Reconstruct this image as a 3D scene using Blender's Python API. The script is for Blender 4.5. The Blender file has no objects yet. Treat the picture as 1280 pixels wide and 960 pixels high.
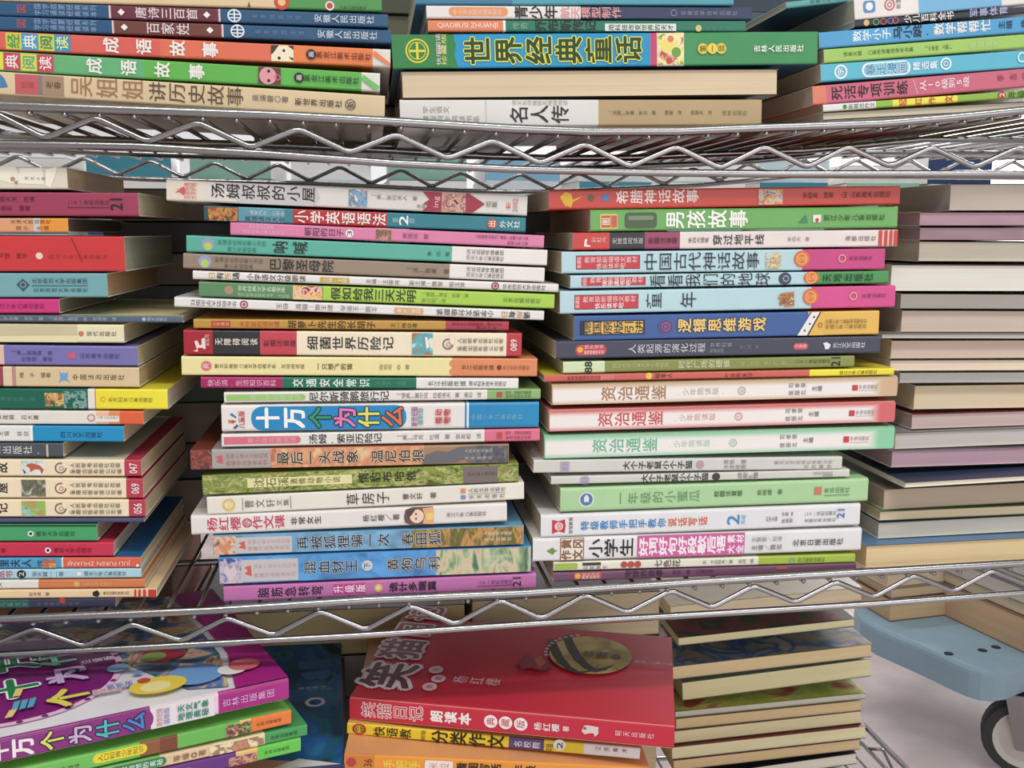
import bpy, bmesh, math, random
import numpy as np
from mathutils import Vector, Matrix

# ------------------------------------------------------------------ camera, world, lights, exposure
SC = bpy.context.scene
COL = SC.collection
random.seed(7)
FPX = 1240.0
TH = math.radians(8.0)
PH = math.atan(190 / 1240)
EYE = 0.75
DIST = 0.62
CAM = Vector((-DIST * math.tan(TH), -DIST, EYE))
cd = bpy.data.cameras.new('camera')
cd.sensor_width = 36.0
cd.lens = FPX / 1280 * 36
cd.clip_start = 0.02
cam = bpy.data.objects.new('camera', cd)
COL.objects.link(cam)
cam.location = CAM
cam.rotation_euler = (math.pi / 2 - PH, 0, -TH)
SC.camera = cam

w = bpy.data.worlds.new('world')
SC.world = w
w.use_nodes = True
w.node_tree.nodes['Background'].inputs[0].default_value = (0.93, 0.96, 1.0, 1)
w.node_tree.nodes['Background'].inputs[1].default_value = 0.46


def area(name, loc, target, sx, sy, power, color=(1, 1, 1)):
    l = bpy.data.lights.new(name, 'AREA')
    l.shape = 'RECTANGLE'
    l.size, l.size_y = sx, sy
    l.energy = power
    l.color = color
    o = bpy.data.objects.new(name, l)
    COL.objects.link(o)
    o.location = loc
    o.rotation_euler = (Vector(target) - Vector(loc)).to_track_quat('-Z', 'Y').to_euler()
    return o


area('ceiling_lamp', (-0.15, -1.15, 2.6), (0.0, 0.1, 0.75), 1.2, 0.2, 21, (1.0, 0.975, 0.93))
area('ceiling_lamp', (1.2, -1.2, 2.6), (0.2, 0.1, 0.7), 1.2, 0.2, 15, (1.0, 0.97, 0.93))
area('ceiling_lamp', (0.3, 2.3, 2.6), (0.3, 3.4, 0.6), 1.6, 0.4, 36, (0.97, 0.98, 1.0))

area('front_fill', (0.9, -2.7, 0.95), (0.1, 0.1, 0.6), 2.4, 1.5, 22, (1.0, 0.99, 0.98))  # added fill from behind the camera, brightens the lower shelves
area('window_daylight', (2.6, 3.45, 1.5), (0.8, 0.9, 0.0), 1.2, 1.3, 115, (1.0, 0.99, 0.97))

SC.view_settings.view_transform = 'Standard'
SC.view_settings.look = 'None'
SC.view_settings.gamma = 1
SC.view_settings.use_curve_mapping = False
SC.view_settings.exposure = 0.0

# ------------------------------------------------------------------ pixel -> world
FW = Vector((math.sin(TH) * math.cos(PH), math.cos(TH) * math.cos(PH), -math.sin(PH)))
RT = Vector((math.cos(TH), -math.sin(TH), 0))
UP = RT.cross(FW)


def ray(px, py):
    return FW + RT * ((px - 640) / FPX) + UP * ((480 - py) / FPX)


def at_y(px, py, y):
    d = ray(px, py)
    return CAM + d * ((y - CAM.y) / d.y)


def at_z(px, py, z):
    d = ray(px, py)
    return CAM + d * ((z - CAM.z) / d.z)


def at_plane(px, py, p, n):
    d = ray(px, py)
    return CAM + d * ((p - CAM).dot(n) / d.dot(n))


# ------------------------------------------------------------------ materials
def lin(c):
    c = c / 255.0
    return c / 12.92 if c <= 0.04045 else ((c + 0.055) / 1.055) ** 2.4


def lin3(rgb):
    g = 0.3 * rgb[0] + 0.55 * rgb[1] + 0.15 * rgb[2]
    return [lin(v * 0.88 + g * 0.12) for v in rgb]


_mats = {}


def mat(rgb, rough=0.42, metal=0.0, spec=0.4):
    k = (tuple(rgb), rough, metal)
    if k in _mats:
        return _mats[k]
    m = bpy.data.materials.new('printed_card')
    m.use_nodes = True
    b = m.node_tree.nodes['Principled BSDF']
    b.inputs['Base Color'].default_value = (*lin3(rgb), 1)
    b.inputs['Roughness'].default_value = rough
    b.inputs['Metallic'].default_value = metal
    b.inputs['Specular IOR Level'].default_value = spec
    _mats[k] = m
    return m


def cover_mat(rgb, rough=0.36):
    """printed cover: slight mottling of the ink and fine relief"""
    k = ('cover', tuple(rgb), rough)
    if k in _mats:
        return _mats[k]
    m = mat(rgb, rough).copy()
    m.name = 'cover_card'
    nt = m.node_tree
    b = nt.nodes['Principled BSDF']
    tc = nt.nodes.new('ShaderNodeTexCoord')
    n = nt.nodes.new('ShaderNodeTexNoise')
    n.inputs['Scale'].default_value = 45
    n.inputs['Detail'].default_value = 5
    mx = nt.nodes.new('ShaderNodeMix')
    mx.data_type = 'RGBA'
    c = lin3(rgb)
    mx.inputs[6].default_value = (c[0] * 0.9, c[1] * 0.9, c[2] * 0.9, 1)
    mx.inputs[7].default_value = tuple(min(1, v * 1.08) for v in c) + (1,)
    bp = nt.nodes.new('ShaderNodeBump')
    bp.inputs['Strength'].default_value = 0.12
    bp.inputs['Distance'].default_value = 0.0015
    nt.links.new(tc.outputs['Object'], n.inputs['Vector'])
    nt.links.new(n.outputs['Fac'], mx.inputs[0])
    nt.links.new(mx.outputs[2], b.inputs['Base Color'])
    nt.links.new(n.outputs['Fac'], bp.inputs['Height'])
    nt.links.new(bp.outputs['Normal'], b.inputs['Normal'])
    _mats[k] = m
    return m


def page_mat(rgb, k2=0.75, scale=1100):
    k = ('page', tuple(rgb), k2, scale)
    if k in _mats:
        return _mats[k]
    m = mat(rgb, 0.85).copy()
    m.name = 'page_edges'
    nt = m.node_tree
    b = nt.nodes['Principled BSDF']
    b.inputs['Specular IOR Level'].default_value = 0.1
    tc = nt.nodes.new('ShaderNodeTexCoord')
    mp = nt.nodes.new('ShaderNodeMapping')
    mp.inputs['Scale'].default_value = (4, 4, scale)
    n = nt.nodes.new('ShaderNodeTexNoise')
    n.inputs['Scale'].default_value = 1.0
    n.inputs['Detail'].default_value = 4
    mp2 = nt.nodes.new('ShaderNodeMapping')
    mp2.inputs['Scale'].default_value = (9, 9, 60)
    n2 = nt.nodes.new('ShaderNodeTexNoise')
    n2.inputs['Scale'].default_value = 1.0
    ad = nt.nodes.new('ShaderNodeMath')
    ad.operation = 'MULTIPLY_ADD'
    ad.inputs[1].default_value = 0.6
    mx = nt.nodes.new('ShaderNodeMix')
    mx.data_type = 'RGBA'
    c = lin3(rgb)
    mx.inputs[6].default_value = (c[0] * k2 * 0.95, c[1] * k2 * 0.93, c[2] * k2 * 0.9, 1)
    mx.inputs[7].default_value = tuple(min(.9, v * 1.3) for v in c) + (1,)
    bp = nt.nodes.new('ShaderNodeBump')
    bp.inputs['Strength'].default_value = 0.3
    bp.inputs['Distance'].default_value = 0.0004
    L = nt.links.new
    L(tc.outputs['Object'], mp.inputs['Vector'])
    L(tc.outputs['Object'], mp2.inputs['Vector'])
    L(mp.outputs['Vector'], n.inputs['Vector'])
    L(mp2.outputs['Vector'], n2.inputs['Vector'])
    L(n.outputs['Fac'], ad.inputs[0])
    mul = nt.nodes.new('ShaderNodeMath')
    mul.operation = 'MULTIPLY'
    mul.inputs[1].default_value = 0.4
    L(n2.outputs['Fac'], mul.inputs[0])
    L(mul.outputs[0], ad.inputs[2])
    L(ad.outputs[0], mx.inputs[0])
    L(mx.outputs[2], b.inputs['Base Color'])
    L(n.outputs['Fac'], bp.inputs['Height'])
    L(bp.outputs['Normal'], b.inputs['Normal'])
    _mats[k] = m
    return m


_picn = [0]


def pic_mat(colors, scale=160, stretch=(1, 1, 1)):
    """printed illustration: irregular patches of the given colours"""
    k = ('pic', tuple(colors), scale, stretch)
    if k in _mats:
        return _mats[k]
    m = bpy.data.materials.new('printed_picture')
    m.use_nodes = True
    nt = m.node_tree
    b = nt.nodes['Principled BSDF']
    b.inputs['Roughness'].default_value = 0.55
    b.inputs['Specular IOR Level'].default_value = 0.3
    tc = nt.nodes.new('ShaderNodeTexCoord')
    mp = nt.nodes.new('ShaderNodeMapping')
    _picn[0] += 1
    mp.inputs['Location'].default_value = (_picn[0] * 1.7, _picn[0] * 0.9, 0)
    mp.inputs['Scale'].default_value = stretch
    n = nt.nodes.new('ShaderNodeTexNoise')
    n.inputs['Scale'].default_value = scale
    n.inputs['Detail'].default_value = 2.5
    n.inputs['Distortion'].default_value = 0.8
    rp = nt.nodes.new('ShaderNodeValToRGB')
    rp.color_ramp.interpolation = 'LINEAR'
    N = len(colors)
    els = rp.color_ramp.elements
    while len(els) < N:
        els.new(0.5)
    for i, c in enumerate(colors):
        els[i].position = 0.34 + 0.32 * i / max(1, N - 1)
        els[i].color = (*lin3(c), 1)
    L = nt.links.new
    L(tc.outputs['Object'], mp.inputs['Vector'])
    L(mp.outputs['Vector'], n.inputs['Vector'])
    L(n.outputs['Fac'], rp.inputs['Fac'])
    L(rp.outputs['Color'], b.inputs['Base Color'])
    _mats[k] = m
    return m


def edge_mat(edge, mid):
    """printed spine: coloured border fading to a pale middle (a print that belongs to the book)"""
    k = ('edge', tuple(edge), tuple(mid))
    if k in _mats:
        return _mats[k]
    m = bpy.data.materials.new('bordered_print')
    m.use_nodes = True
    nt = m.node_tree
    b = nt.nodes['Principled BSDF']
    b.inputs['Roughness'].default_value = 0.38
    L = nt.links.new
    tc = nt.nodes.new('ShaderNodeTexCoord')
    sp = nt.nodes.new('ShaderNodeSeparateXYZ')
    L(tc.outputs['Generated'], sp.inputs[0])

    def branch(out, a, bb):
        s = nt.nodes.new('ShaderNodeMath'); s.operation = 'SUBTRACT'; s.inputs[1].default_value = 0.46
        ab = nt.nodes.new('ShaderNodeMath'); ab.operation = 'ABSOLUTE'
        mr = nt.nodes.new('ShaderNodeMapRange'); mr.interpolation_type = 'SMOOTHSTEP'
        mr.inputs[1].default_value = a; mr.inputs[2].default_value = bb
        L(out, s.inputs[0]); L(s.outputs[0], ab.inputs[0]); L(ab.outputs[0], mr.inputs[0])
        return mr.outputs[0]
    x = branch(sp.outputs['X'], 0.455, 0.5)
    z = branch(sp.outputs['Z'], 0.2, 0.52)
    mx = nt.nodes.new('ShaderNodeMath'); mx.operation = 'MAXIMUM'
    L(x, mx.inputs[0]); L(z, mx.inputs[1])
    mc = nt.nodes.new('ShaderNodeMix'); mc.data_type = 'RGBA'
    mc.inputs[6].default_value = (*lin3(mid), 1)
    mc.inputs[7].default_value = (*lin3(edge), 1)
    L(mx.outputs[0], mc.inputs[0]); L(mc.outputs[2], b.inputs['Base Color'])
    _mats[k] = m
    return m


def chrome():
    if 'chrome' not in _mats:
        m = mat((160, 160, 160), 0.22, 1.0).copy()
        m.name = 'chrome_plated_steel'
        _mats['chrome'] = m
    return _mats['chrome']


# ------------------------------------------------------------------ mesh helpers
def link(name, verts, faces, m=None, parent=None, mats=None, midx=None, smooth=False):
    me = bpy.data.meshes.new(name)
    me.from_pydata([tuple(v) for v in verts], [], faces)
    for x in (mats or ([m] if m else [])):
        me.materials.append(x)
    if midx is not None:
        me.polygons.foreach_set('material_index', midx)
    if smooth:
        me.polygons.foreach_set('use_smooth', [True] * len(me.polygons))
    me.update()
    o = bpy.data.objects.new(name, me)
    COL.objects.link(o)
    if parent:
        o.parent = parent
    return o


def tag(o, label, cat, group=None, kind=None):
    o['label'] = label
    o['category'] = cat
    if group:
        o['group'] = group
    if kind:
        o['kind'] = kind
    return o


def empty(name, loc=(0, 0, 0)):
    o = bpy.data.objects.new(name, None)
    o.empty_display_size = 0.02
    COL.objects.link(o)
    o.location = loc
    return o


def box_geo(x0, y0, z0, x1, y1, z1):
    v = [(x0, y0, z0), (x1, y0, z0), (x1, y1, z0), (x0, y1, z0), (x0, y0, z1), (x1, y0, z1), (x1, y1, z1), (x0, y1, z1)]
    f = [(0, 3, 2, 1), (4, 5, 6, 7), (0, 1, 5, 4), (1, 2, 6, 5), (2, 3, 7, 6), (3, 0, 4, 7)]
    return v, f


def tube_geo(pts, r, n=8, base=0):
    pts = [Vector(p) for p in pts]
    vs, fs = [], []
    prev = None
    for i, p in enumerate(pts):
        t = (pts[min(i + 1, len(pts) - 1)] - pts[max(i - 1, 0)]).normalized()
        ref = Vector((0, 1, 0)) if abs(t.y) < 0.8 else Vector((0, 0, 1))
        a = t.cross(ref).normalized()
        b = t.cross(a).normalized()
        for k in range(n):
            g = 2 * math.pi * k / n
            vs.append(p + a * (r * math.cos(g)) + b * (r * math.sin(g)))
    for i in range(len(pts) - 1):
        for k in range(n):
            k2 = (k + 1) % n
            fs.append((base + i * n + k, base + i * n + k2, base + (i + 1) * n + k2, base + (i + 1) * n + k))
    fs.append(tuple(base + k for k in range(n))[::-1])
    fs.append(tuple(base + (len(pts) - 1) * n + k for k in range(n)))
    return vs, fs


def tube(name, pts, r, m, parent=None, n=8):
    v, f = tube_geo(pts, r, n)
    return link(name, v, f, m, parent, smooth=True)


def fillet(pts, d=0.0042, n=4):
    out = [Vector(pts[0])]
    for i in range(1, len(pts) - 1):
        p, a, b = Vector(pts[i]), Vector(pts[i - 1]), Vector(pts[i + 1])
        s = p + (a - p).normalized() * d
        e = p + (b - p).normalized() * d
        for k in range(n + 1):
            t = k / n
            out.append(s * (1 - t) ** 2 + p * 2 * t * (1 - t) + e * t * t)
    out.append(Vector(pts[-1]))
    return out


# ------------------------------------------------------------------ lettering
_fc = bpy.data.curves.new('lettering_source', 'FONT')
_fc.size = 1
_fc.resolution_u = 2
_fo = bpy.data.objects.new('lettering_source', _fc)
_fs = bpy.data.scenes.new('lettering_workshop')
_fs.collection.objects.link(_fo)
_gl = {}


def glyph(s):
    k = s
    if k in _gl:
        return _gl[k]
    _fc.body = s
    with bpy.context.temp_override(scene=_fs, view_layer=_fs.view_layers[0]):
        dg = bpy.context.evaluated_depsgraph_get()
    me = bpy.data.meshes.new_from_object(_fo.evaluated_get(dg))
    n = len(me.vertices)
    co = np.zeros(n * 3)
    me.vertices.foreach_get('co', co)
    co = co.reshape(-1, 3)[:, :2].copy()
    me.calc_loop_triangles()
    t = np.zeros(len(me.loop_triangles) * 3, int)
    me.loop_triangles.foreach_get('vertices', t)
    t = t.reshape(-1, 3)
    bpy.data.meshes.remove(me)
    _gl[k] = (co, t)
    return _gl[k]


def text_geo(s, a0, a1, bc, h, bold, mode, fill=0.93):
    """2D (a, b) triangles for a line of lettering between a0 and a1, centred on bc, h across"""
    V, T = [], []
    base = 0
    if mode in 'UDV':
        co, t = glyph(s)
        if len(co):
            mn, mxx = co.min(0), co.max(0)
            q = (co - (mn + mxx) / 2) / np.maximum(mxx - mn, 1e-6)
            if mode == 'V':
                q = np.stack([-q[:, 1], q[:, 0]], 1)
            if mode == 'D':
                q = -q
            q = q * np.array([a1 - a0, h]) + np.array([(a0 + a1) / 2, bc])
            V.append(q)
            T.append(t)
    else:
        n = len(s)
        pitch = (a1 - a0) / n
        S = min(pitch * fill, h * 1.25)
        for i, ch in enumerate(s):
            if ch in ' 　':
                continue
            co, t = glyph(ch)
            if not len(co):
                continue
            wd = 0.5 if ord(ch) > 0x2000 or ch == '·' else (co[:, 0].max() + co[:, 0].min()) / 2
            ac = a0 + (i + 0.5) * pitch
            gx, gy = co[:, 0] - wd, co[:, 1] - 0.37
            if mode == 'i':
                ac = a1 - (i + 0.5) * pitch
                q = np.stack([ac + gy * S, bc - gx * h], 1)
            elif mode == 'u':
                q = np.stack([ac + gx * S, bc + gy * h], 1)
            else:
                q = np.stack([ac - gy * S, bc + gx * h], 1)
            V.append(q)
            T.append(t + base)
            base += len(co)
    if not V:
        return np.zeros((0, 2)), np.zeros((0, 3), int)
    Q, F = np.concatenate(V), np.concatenate(T)
    S = min(h, abs(a1 - a0) / (max(1, len(s)) if mode not in 'UDV' else 1))
    if bold > 0.008 and S > 0.0038:      # heavier strokes: stamp four times
        n = len(Q)
        d = bold * S * 0.8
        F = np.concatenate([F + n * i for i in range(4)])
        Q = np.concatenate([Q + np.array(o) * d for o in ((-1, -.6), (1, -.6), (-.6, 1), (.6, 1))])
    return Q, F


_DIRS = [(math.cos(math.pi * k / 5), math.sin(math.pi * k / 5)) for k in range(10)]


def outline_geo(q, t, wd):
    """thicken lettering by stamping it around a small circle"""
    n = len(q)
    Q = np.concatenate([q + np.array(d) * wd for d in _DIRS] + [q])
    T = np.concatenate([t + n * i for i in range(11)])
    return Q, T, np.repeat(np.arange(11) * 3.2e-6, n)


def rrect(x0, x1, z0, z1, r=0.0, sides='lr', n=5):
    """outline of a panel with rounded ends; x may run past z bounds"""
    r = min(r, (x1 - x0) / 2, (z1 - z0) / 2)
    pts = []

    def arc(cx, cz, g0):
        for k in range(n + 1):
            g = g0 + math.pi / 2 * k / n
            pts.append((cx + r * math.cos(g), cz + r * math.sin(g)))
    if r > 0 and 'l' in sides:
        arc(x0 + r, z0 + r, math.pi)
    else:
        pts.append((x0, z0))
    if r > 0 and 'r' in sides:
        arc(x1 - r, z0 + r, 1.5 * math.pi)
        arc(x1 - r, z1 - r, 0)
    else:
        pts += [(x1, z0), (x1, z1)]
    if r > 0 and 'l' in sides:
        arc(x0 + r, z1 - r, math.pi / 2)
    else:
        pts.append((x0, z1))
    return pts


# ------------------------------------------------------------------ the book builder
PAGE = (206, 194, 166)
BOOKS = {}
STACK = {}
DECKS = {}


class Book:
    pass


def shell_profile(depth, t, r, th, rev):
    def outer(o):
        rr = max(r - o, 0.0001)
        p = [(depth, o), (o + rr, o)]
        for k in range(1, 4):
            g = math.pi / 2 * k / 4
            p.append((o + rr - rr * math.sin(g), o + rr - rr * math.cos(g)))
        p += [(o, o + rr), (o, t - o - rr)]
        for k in range(1, 4):
            g = math.pi / 2 * k / 4
            p.append((o + rr - rr * math.cos(g), t - o - rr + rr * math.sin(g)))
        p += [(o + rr, t - o), (depth, t - o)]
        return p
    A, B = outer(0), outer(th)
    if rev:
        A = [(depth - y, z) for y, z in A]
        B = [(depth - y, z) for y, z in B]
    return A, B


def book(key, label, group, xl, xr, tl, bl, tr, br, col, segs=None, prints=(), y0=0.004, dd=0.0, depth=0.147,
         fore=False, page=PAGE, rough=0.36, top=None, gap=0.0004, r=0.0012, cat='book', name='book', th=0.00055, pk=0.75, pscale=1100):
    A, B = at_y(xl, tl, y0), at_y(xl, bl, y0)
    C, D = at_y(xr, tr, y0 + dd), at_y(xr, br, y0 + dd)
    ML, MR = (A + B) / 2, (C + D) / 2
    X = (MR - ML).normalized()
    Y = Vector((-X.y, X.x, 0)).normalized()
    Z = X.cross(Y)
    L = (MR - ML).length
    T = ((A - B).dot(Z) + (C - D).dot(Z)) / 2 - gap
    O = ML - Z * (T / 2)
    # keep clear of the neighbours already built in this stack, and of the shelf wires
    for q in STACK.setdefault(group, []):
        above = (q['O'] + q['X'] * q['L'] / 2).z > (O + X * L / 2).z
        up, dn = (q, dict(O=O, X=X, Y=Y, Z=Z, L=L, T=T, D=depth)) if above else (dict(O=O, X=X, Y=Y, Z=Z, L=L, T=T, D=depth), q)
        pen = -1.0
        for s_, o_, zs, zo in ((up, dn, 0.0, dn['T']), (dn, up, dn['T'], 0.0)):
            for i in range(25):
                for j in (0.0, 0.5, 1.0):
                    P = s_['O'] + s_['X'] * (s_['L'] * i / 24) + s_['Y'] * (s_['D'] * j) + s_['Z'] * zs
                    v = P - o_['O']
                    lx, ly = v.dot(o_['X']), v.dot(o_['Y'])
                    if -0.001 <= lx <= o_['L'] + 0.001 and -0.001 <= ly <= o_['D'] + 0.001:
                        d = v.dot(o_['Z']) - zo
                        pen = max(pen, -d if s_ is up else d)
        pen += 0.00015
        if 0 < pen < T * 0.6:
            T -= pen
            if not above:
                O = O + Z * pen
    prof = DECKS.get(group)
    if prof:
        pen = max(zi(prof, (O + X * (L * i / 20)).x) - 0.0021 - (O + X * (L * i / 20)).z for i in range(21))
        if 0 < pen < T * 0.6:
            O = O + Z * pen
            T -= pen
    STACK[group].append(dict(O=O, X=X, Y=Y, Z=Z, L=L, T=T, D=depth))
    e = empty(name)
    e.matrix_world = Matrix(((X.x, Y.x, Z.x, O.x), (X.y, Y.y, Z.y, O.y), (X.z, Y.z, Z.z, O.z), (0, 0, 0, 1)))
    tag(e, label, cat, group)
    b = Book()
    b.e, b.X, b.Y, b.Z, b.O, b.L, b.T, b.depth = e, X, Y, Z, O, L, T, depth
    b.inv = e.matrix_world.inverted()
    b.xl, b.xr = xl, xr
    b.ym = lambda px: ((tl + bl) / 2 + ((tr + br) / 2 - (tl + bl) / 2) * (px - xl) / (xr - xl))
    b.layer = 0
    BOOKS[key] = b
    th = min(th, T * 0.12)
    # cover
    Ao, Bo = shell_profile(depth, T, min(r, T * 0.3), th, fore)
    segs = segs or [(xr, col)]
    stations = [0.0]
    for px, _ in segs[:-1]:
        stations.append(min(max(sx(b, px), 0.0002), L - 0.0002))
    stations.append(L)
    n = len(Ao)
    vs, fs, mi = [], [], []
    for x in stations:
        vs += [(x, y, z) for y, z in Ao] + [(x, y, z) for y, z in Bo]
    mats = [cover_mat(c, rough) for _, c in segs] + [cover_mat(top or segs[-1][1], rough), mat((226, 220, 206), 0.8)]
    MT, MI = len(segs), len(segs) + 1
    flip = fore
    for s in range(len(stations) - 1):
        o0, o1 = s * 2 * n, (s + 1) * 2 * n
        for k in range(n - 1):
            f = (o0 + k, o1 + k, o1 + k + 1, o0 + k + 1)
            fs.append(f[::-1] if not flip else f)
            mi.append(MT if (k in (0, n - 2) and top) else s)
            f = (o0 + n + k, o0 + n + k + 1, o1 + n + k + 1, o1 + n + k)
            fs.append(f[::-1] if not flip else f)
            mi.append(MI)
    for o0 in (0, (len(stations) - 1) * 2 * n):
        for k in range(n - 1):
            fs.append((o0 + k, o0 + k + 1, o0 + n + k + 1, o0 + n + k))
            mi.append(MI if o0 == 0 else MI)
    o1 = (len(stations) - 1) * 2 * n
    link('cover', vs, fs, None, e, mats, mi)
    # pages
    if fore:
        g = box_geo(0.0006, 0.0012, th * 0.98, L - 0.0006, depth - th, T - th * 0.98)
    else:
        g = box_geo(0.0006, th, th * 0.98, L - 0.0006, depth - 0.0012, T - th * 0.98)
    link('pages', g[0], g[1], page_mat(page, pk, pscale), e)
    for p in prints:
        add_print(b, p)
    return b


def sx(b, px):
    p = at_plane(px, b.ym(px), b.O, b.Y)
    return (b.inv @ p).x


def spl(b, px, py):
    q = b.inv @ at_plane(px, py, b.O, b.Y)
    return q.x, q.z


def top_l(b, px, py):
    q = b.inv @ at_plane(px, py, b.O + b.Z * b.T, b.Z)
    return q.x, q.y


def flat(b, name, pts2, m, faces=None, plane='s', lift=None, jit=None):
    b.layer += 1
    off = 0.00012 + 0.00004 * b.layer if lift is None else lift
    if jit is None and name == 'lettering':
        jit = np.linspace(0, 6e-6, len(pts2)) if len(pts2) else None
    if plane == 's':
        vs = [(x, -off + (jit[i] if jit is not None else 0), z) for i, (x, z) in enumerate(pts2)]
    else:
        vs = [(x, y, b.T + off - (jit[i] if jit is not None else 0)) for i, (x, y) in enumerate(pts2)]
    faces = faces if faces is not None else [tuple(range(len(pts2)))]
    return link(name, vs, faces, m, b.e)


def disc_pts(cx, cz, rx, rz, n=20):
    return [(cx + rx * math.cos(2 * math.pi * k / n), cz + rz * math.sin(2 * math.pi * k / n)) for k in range(n)]


def ring_geo(cx, cz, rx, rz, wd, n=24):
    o = disc_pts(cx, cz, rx, rz, n)
    i = disc_pts(cx, cz, rx - wd, rz - wd, n)
    return o + i, [(k, (k + 1) % n, n + (k + 1) % n, n + k) for k in range(n)]


def add_print(b, p, plane='s'):
    k = p[0]
    T = b.T
    if k == 't':
        s, x0, x1, v, h, col = p[1:7]
        bold = p[7] if len(p) > 7 else 0.012
        mode = p[8] if len(p) > 8 else 'r'
        out = p[9] if len(p) > 9 else None
        a0, a1 = sx(b, x0), sx(b, x1)
        S = b.L / (b.xr - b.xl)
        h = h * S
        bc = T * (1 - v)
        if out:
            q, t = text_geo(s, a0, a1, bc, h, 0, mode)
            q, t, jj = outline_geo(q, t, out[1] * min(h, (a1 - a0) / max(1, len(s))) * .8)
            flat(b, 'lettering_outline', q, mat(out[0], 0.45), [tuple(map(int, f)) for f in t], jit=jj)
        if isinstance(col, list):
            n = len(s)
            for i, ch in enumerate(s):
                q, t = text_geo(ch, a0 + (a1 - a0) * i / n, a0 + (a1 - a0) * (i + 1) / n, bc, h, bold, mode)
                b.layer -= 1 if i else 0
                flat(b, 'lettering', q, mat(col[i % len(col)], 0.45), [tuple(map(int, f)) for f in t])
        else:
            q, t = text_geo(s, a0, a1, bc, h, bold, mode)
            flat(b, 'lettering', q, mat(col, 0.45), [tuple(map(int, f)) for f in t])
    elif k in 'pg':
        x0, x1, v0, v1 = p[1:5]
        a0, a1 = max(sx(b, x0), 0.0003), min(sx(b, x1), b.L - 0.0003)
        z0, z1 = T * (1 - v1), T * (1 - v0)
        z0, z1 = max(z0, 0.0003), min(z1, T - 0.0003)
        if k == 'p':
            rnd = p[6] if len(p) > 6 else ''
            rr = (z1 - z0) / 2 if len(p) < 8 else p[7]
            flat(b, 'colour_panel', rrect(a0, a1, z0, z1, rr if rnd else 0, rnd), mat(p[5], 0.4))
        else:
            flat(b, 'illustration', rrect(a0, a1, z0, z1), pic_mat(p[5], p[6] if len(p) > 6 else 220, p[7] if len(p) > 7 else (1, 1, 1)))
    elif k == 'e':
        x0, x1, edge, mid = p[1:5]
        flat(b, 'colour_panel', rrect(max(sx(b, x0), 0.0002), min(sx(b, x1), b.L - 0.0002), 0.0008, T - 0.0008), edge_mat(edge, mid))
    elif k == 'c':
        x, v, rad, col = p[1:5]
        S = b.L / (b.xr - b.xl)
        flat(b, 'emblem', disc_pts(sx(b, x), T * (1 - v), rad * S, min(rad * S, T * 0.49)), mat(col, 0.45))
    elif k == 'o':
        x, v, rad, wd, col = p[1:6]
        S = b.L / (b.xr - b.xl)
        q, f = ring_geo(sx(b, x), T * (1 - v), rad * S, min(rad * S, T * 0.49), wd * S)
        flat(b, 'emblem', q, mat(col, 0.45), f)
    elif k == 'y':
        pts = [(sx(b, x), T * (1 - v)) for x, v in p[1]]
        flat(b, p[3] if len(p) > 3 else 'colour_panel', pts, mat(p[2], 0.45))


BLACK = (38, 36, 36)
DARK = (70, 66, 64)
GREY = (120, 114, 108)
WHITE = (236, 232, 224)
# ------------------------------------------------------------------ the room
def structure(name, v, f, m):
    o = link(name, v, f, m)
    o['kind'] = 'structure'
    return o


def floor_mat():
    m = mat((186, 168, 164), 0.55).copy()
    m.name = 'worn_floor'
    nt = m.node_tree
    b = nt.nodes['Principled BSDF']
    tc = nt.nodes.new('ShaderNodeTexCoord')
    n = nt.nodes.new('ShaderNodeTexNoise'); n.inputs['Scale'].default_value = 7; n.inputs['Detail'].default_value = 7
    rp = nt.nodes.new('ShaderNodeValToRGB')
    for i, (p, c) in enumerate(((0.35, (232, 216, 214)), (0.62, (206, 184, 182)))):
        rp.color_ramp.elements[i].position = p
        rp.color_ramp.elements[i].color = tuple(lin(x) for x in c) + (1,)
    nt.links.new(tc.outputs['Object'], n.inputs['Vector'])
    nt.links.new(n.outputs['Fac'], rp.inputs['Fac'])
    nt.links.new(rp.outputs['Color'], b.inputs['Base Color'])
    return m


structure('floor', *box_geo(-4, -3, -0.05, 5, 3.6, 0), floor_mat())
wall = mat((222, 224, 224), 0.8)
WX0, WX1, WZ0, WZ1 = 2.28, 3.6, 0.55, 2.2
# back wall around the window opening
vs, fs = [], []
for q in ((-4, 3.6, 0, WX0, 3.7, 2.8), (WX1, 3.6, 0, 5, 3.7, 2.8), (WX0, 3.6, 0, WX1, 3.7, WZ0), (WX0, 3.6, WZ1, WX1, 3.7, 2.8)):
    v, f = box_geo(*q)
    fs += [tuple(i + len(vs) for i in k) for k in f]
    vs += v
structure('wall_back', vs, fs, wall)
gl = bpy.data.materials.new('daylit_pane')
gl.use_nodes = True
gb = gl.node_tree.nodes['Principled BSDF']
gb.inputs['Emission Color'].default_value = (1.0, 0.985, 0.96, 1)
gb.inputs['Emission Strength'].default_value = 2.6
win = structure('window_1', *box_geo(WX0, 3.66, WZ0, WX1, 3.67, WZ1), gl)
fm = mat((230, 230, 228), 0.5)
for q in ((WX0, 3.6, WZ0, WX0 + 0.03, 3.66, WZ1), (WX1 - 0.03, 3.6, WZ0, WX1, 3.66, WZ1), (WX0, 3.6, WZ0, WX1, 3.66, WZ0 + 0.03), (WX0, 3.6, WZ1 - 0.03, WX1, 3.66, WZ1)):
    link('window_frame', *box_geo(*q), fm, win)

# ------------------------------------------------------------------ the chrome wire rack
CH = chrome()
RX0, RX1, RD = -0.56, 0.80, 0.36
rack = empty('wire_rack', (RX0, 0, 0))
tag(rack, 'chrome wire shelving rack with zigzag trussed shelf fronts carrying the book stacks', 'shelving rack')
rack_inv = Matrix.Translation((RX0, 0, 0)).inverted()


def rk(pts):
    return [rack_inv @ Vector(p) for p in pts]


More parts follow.
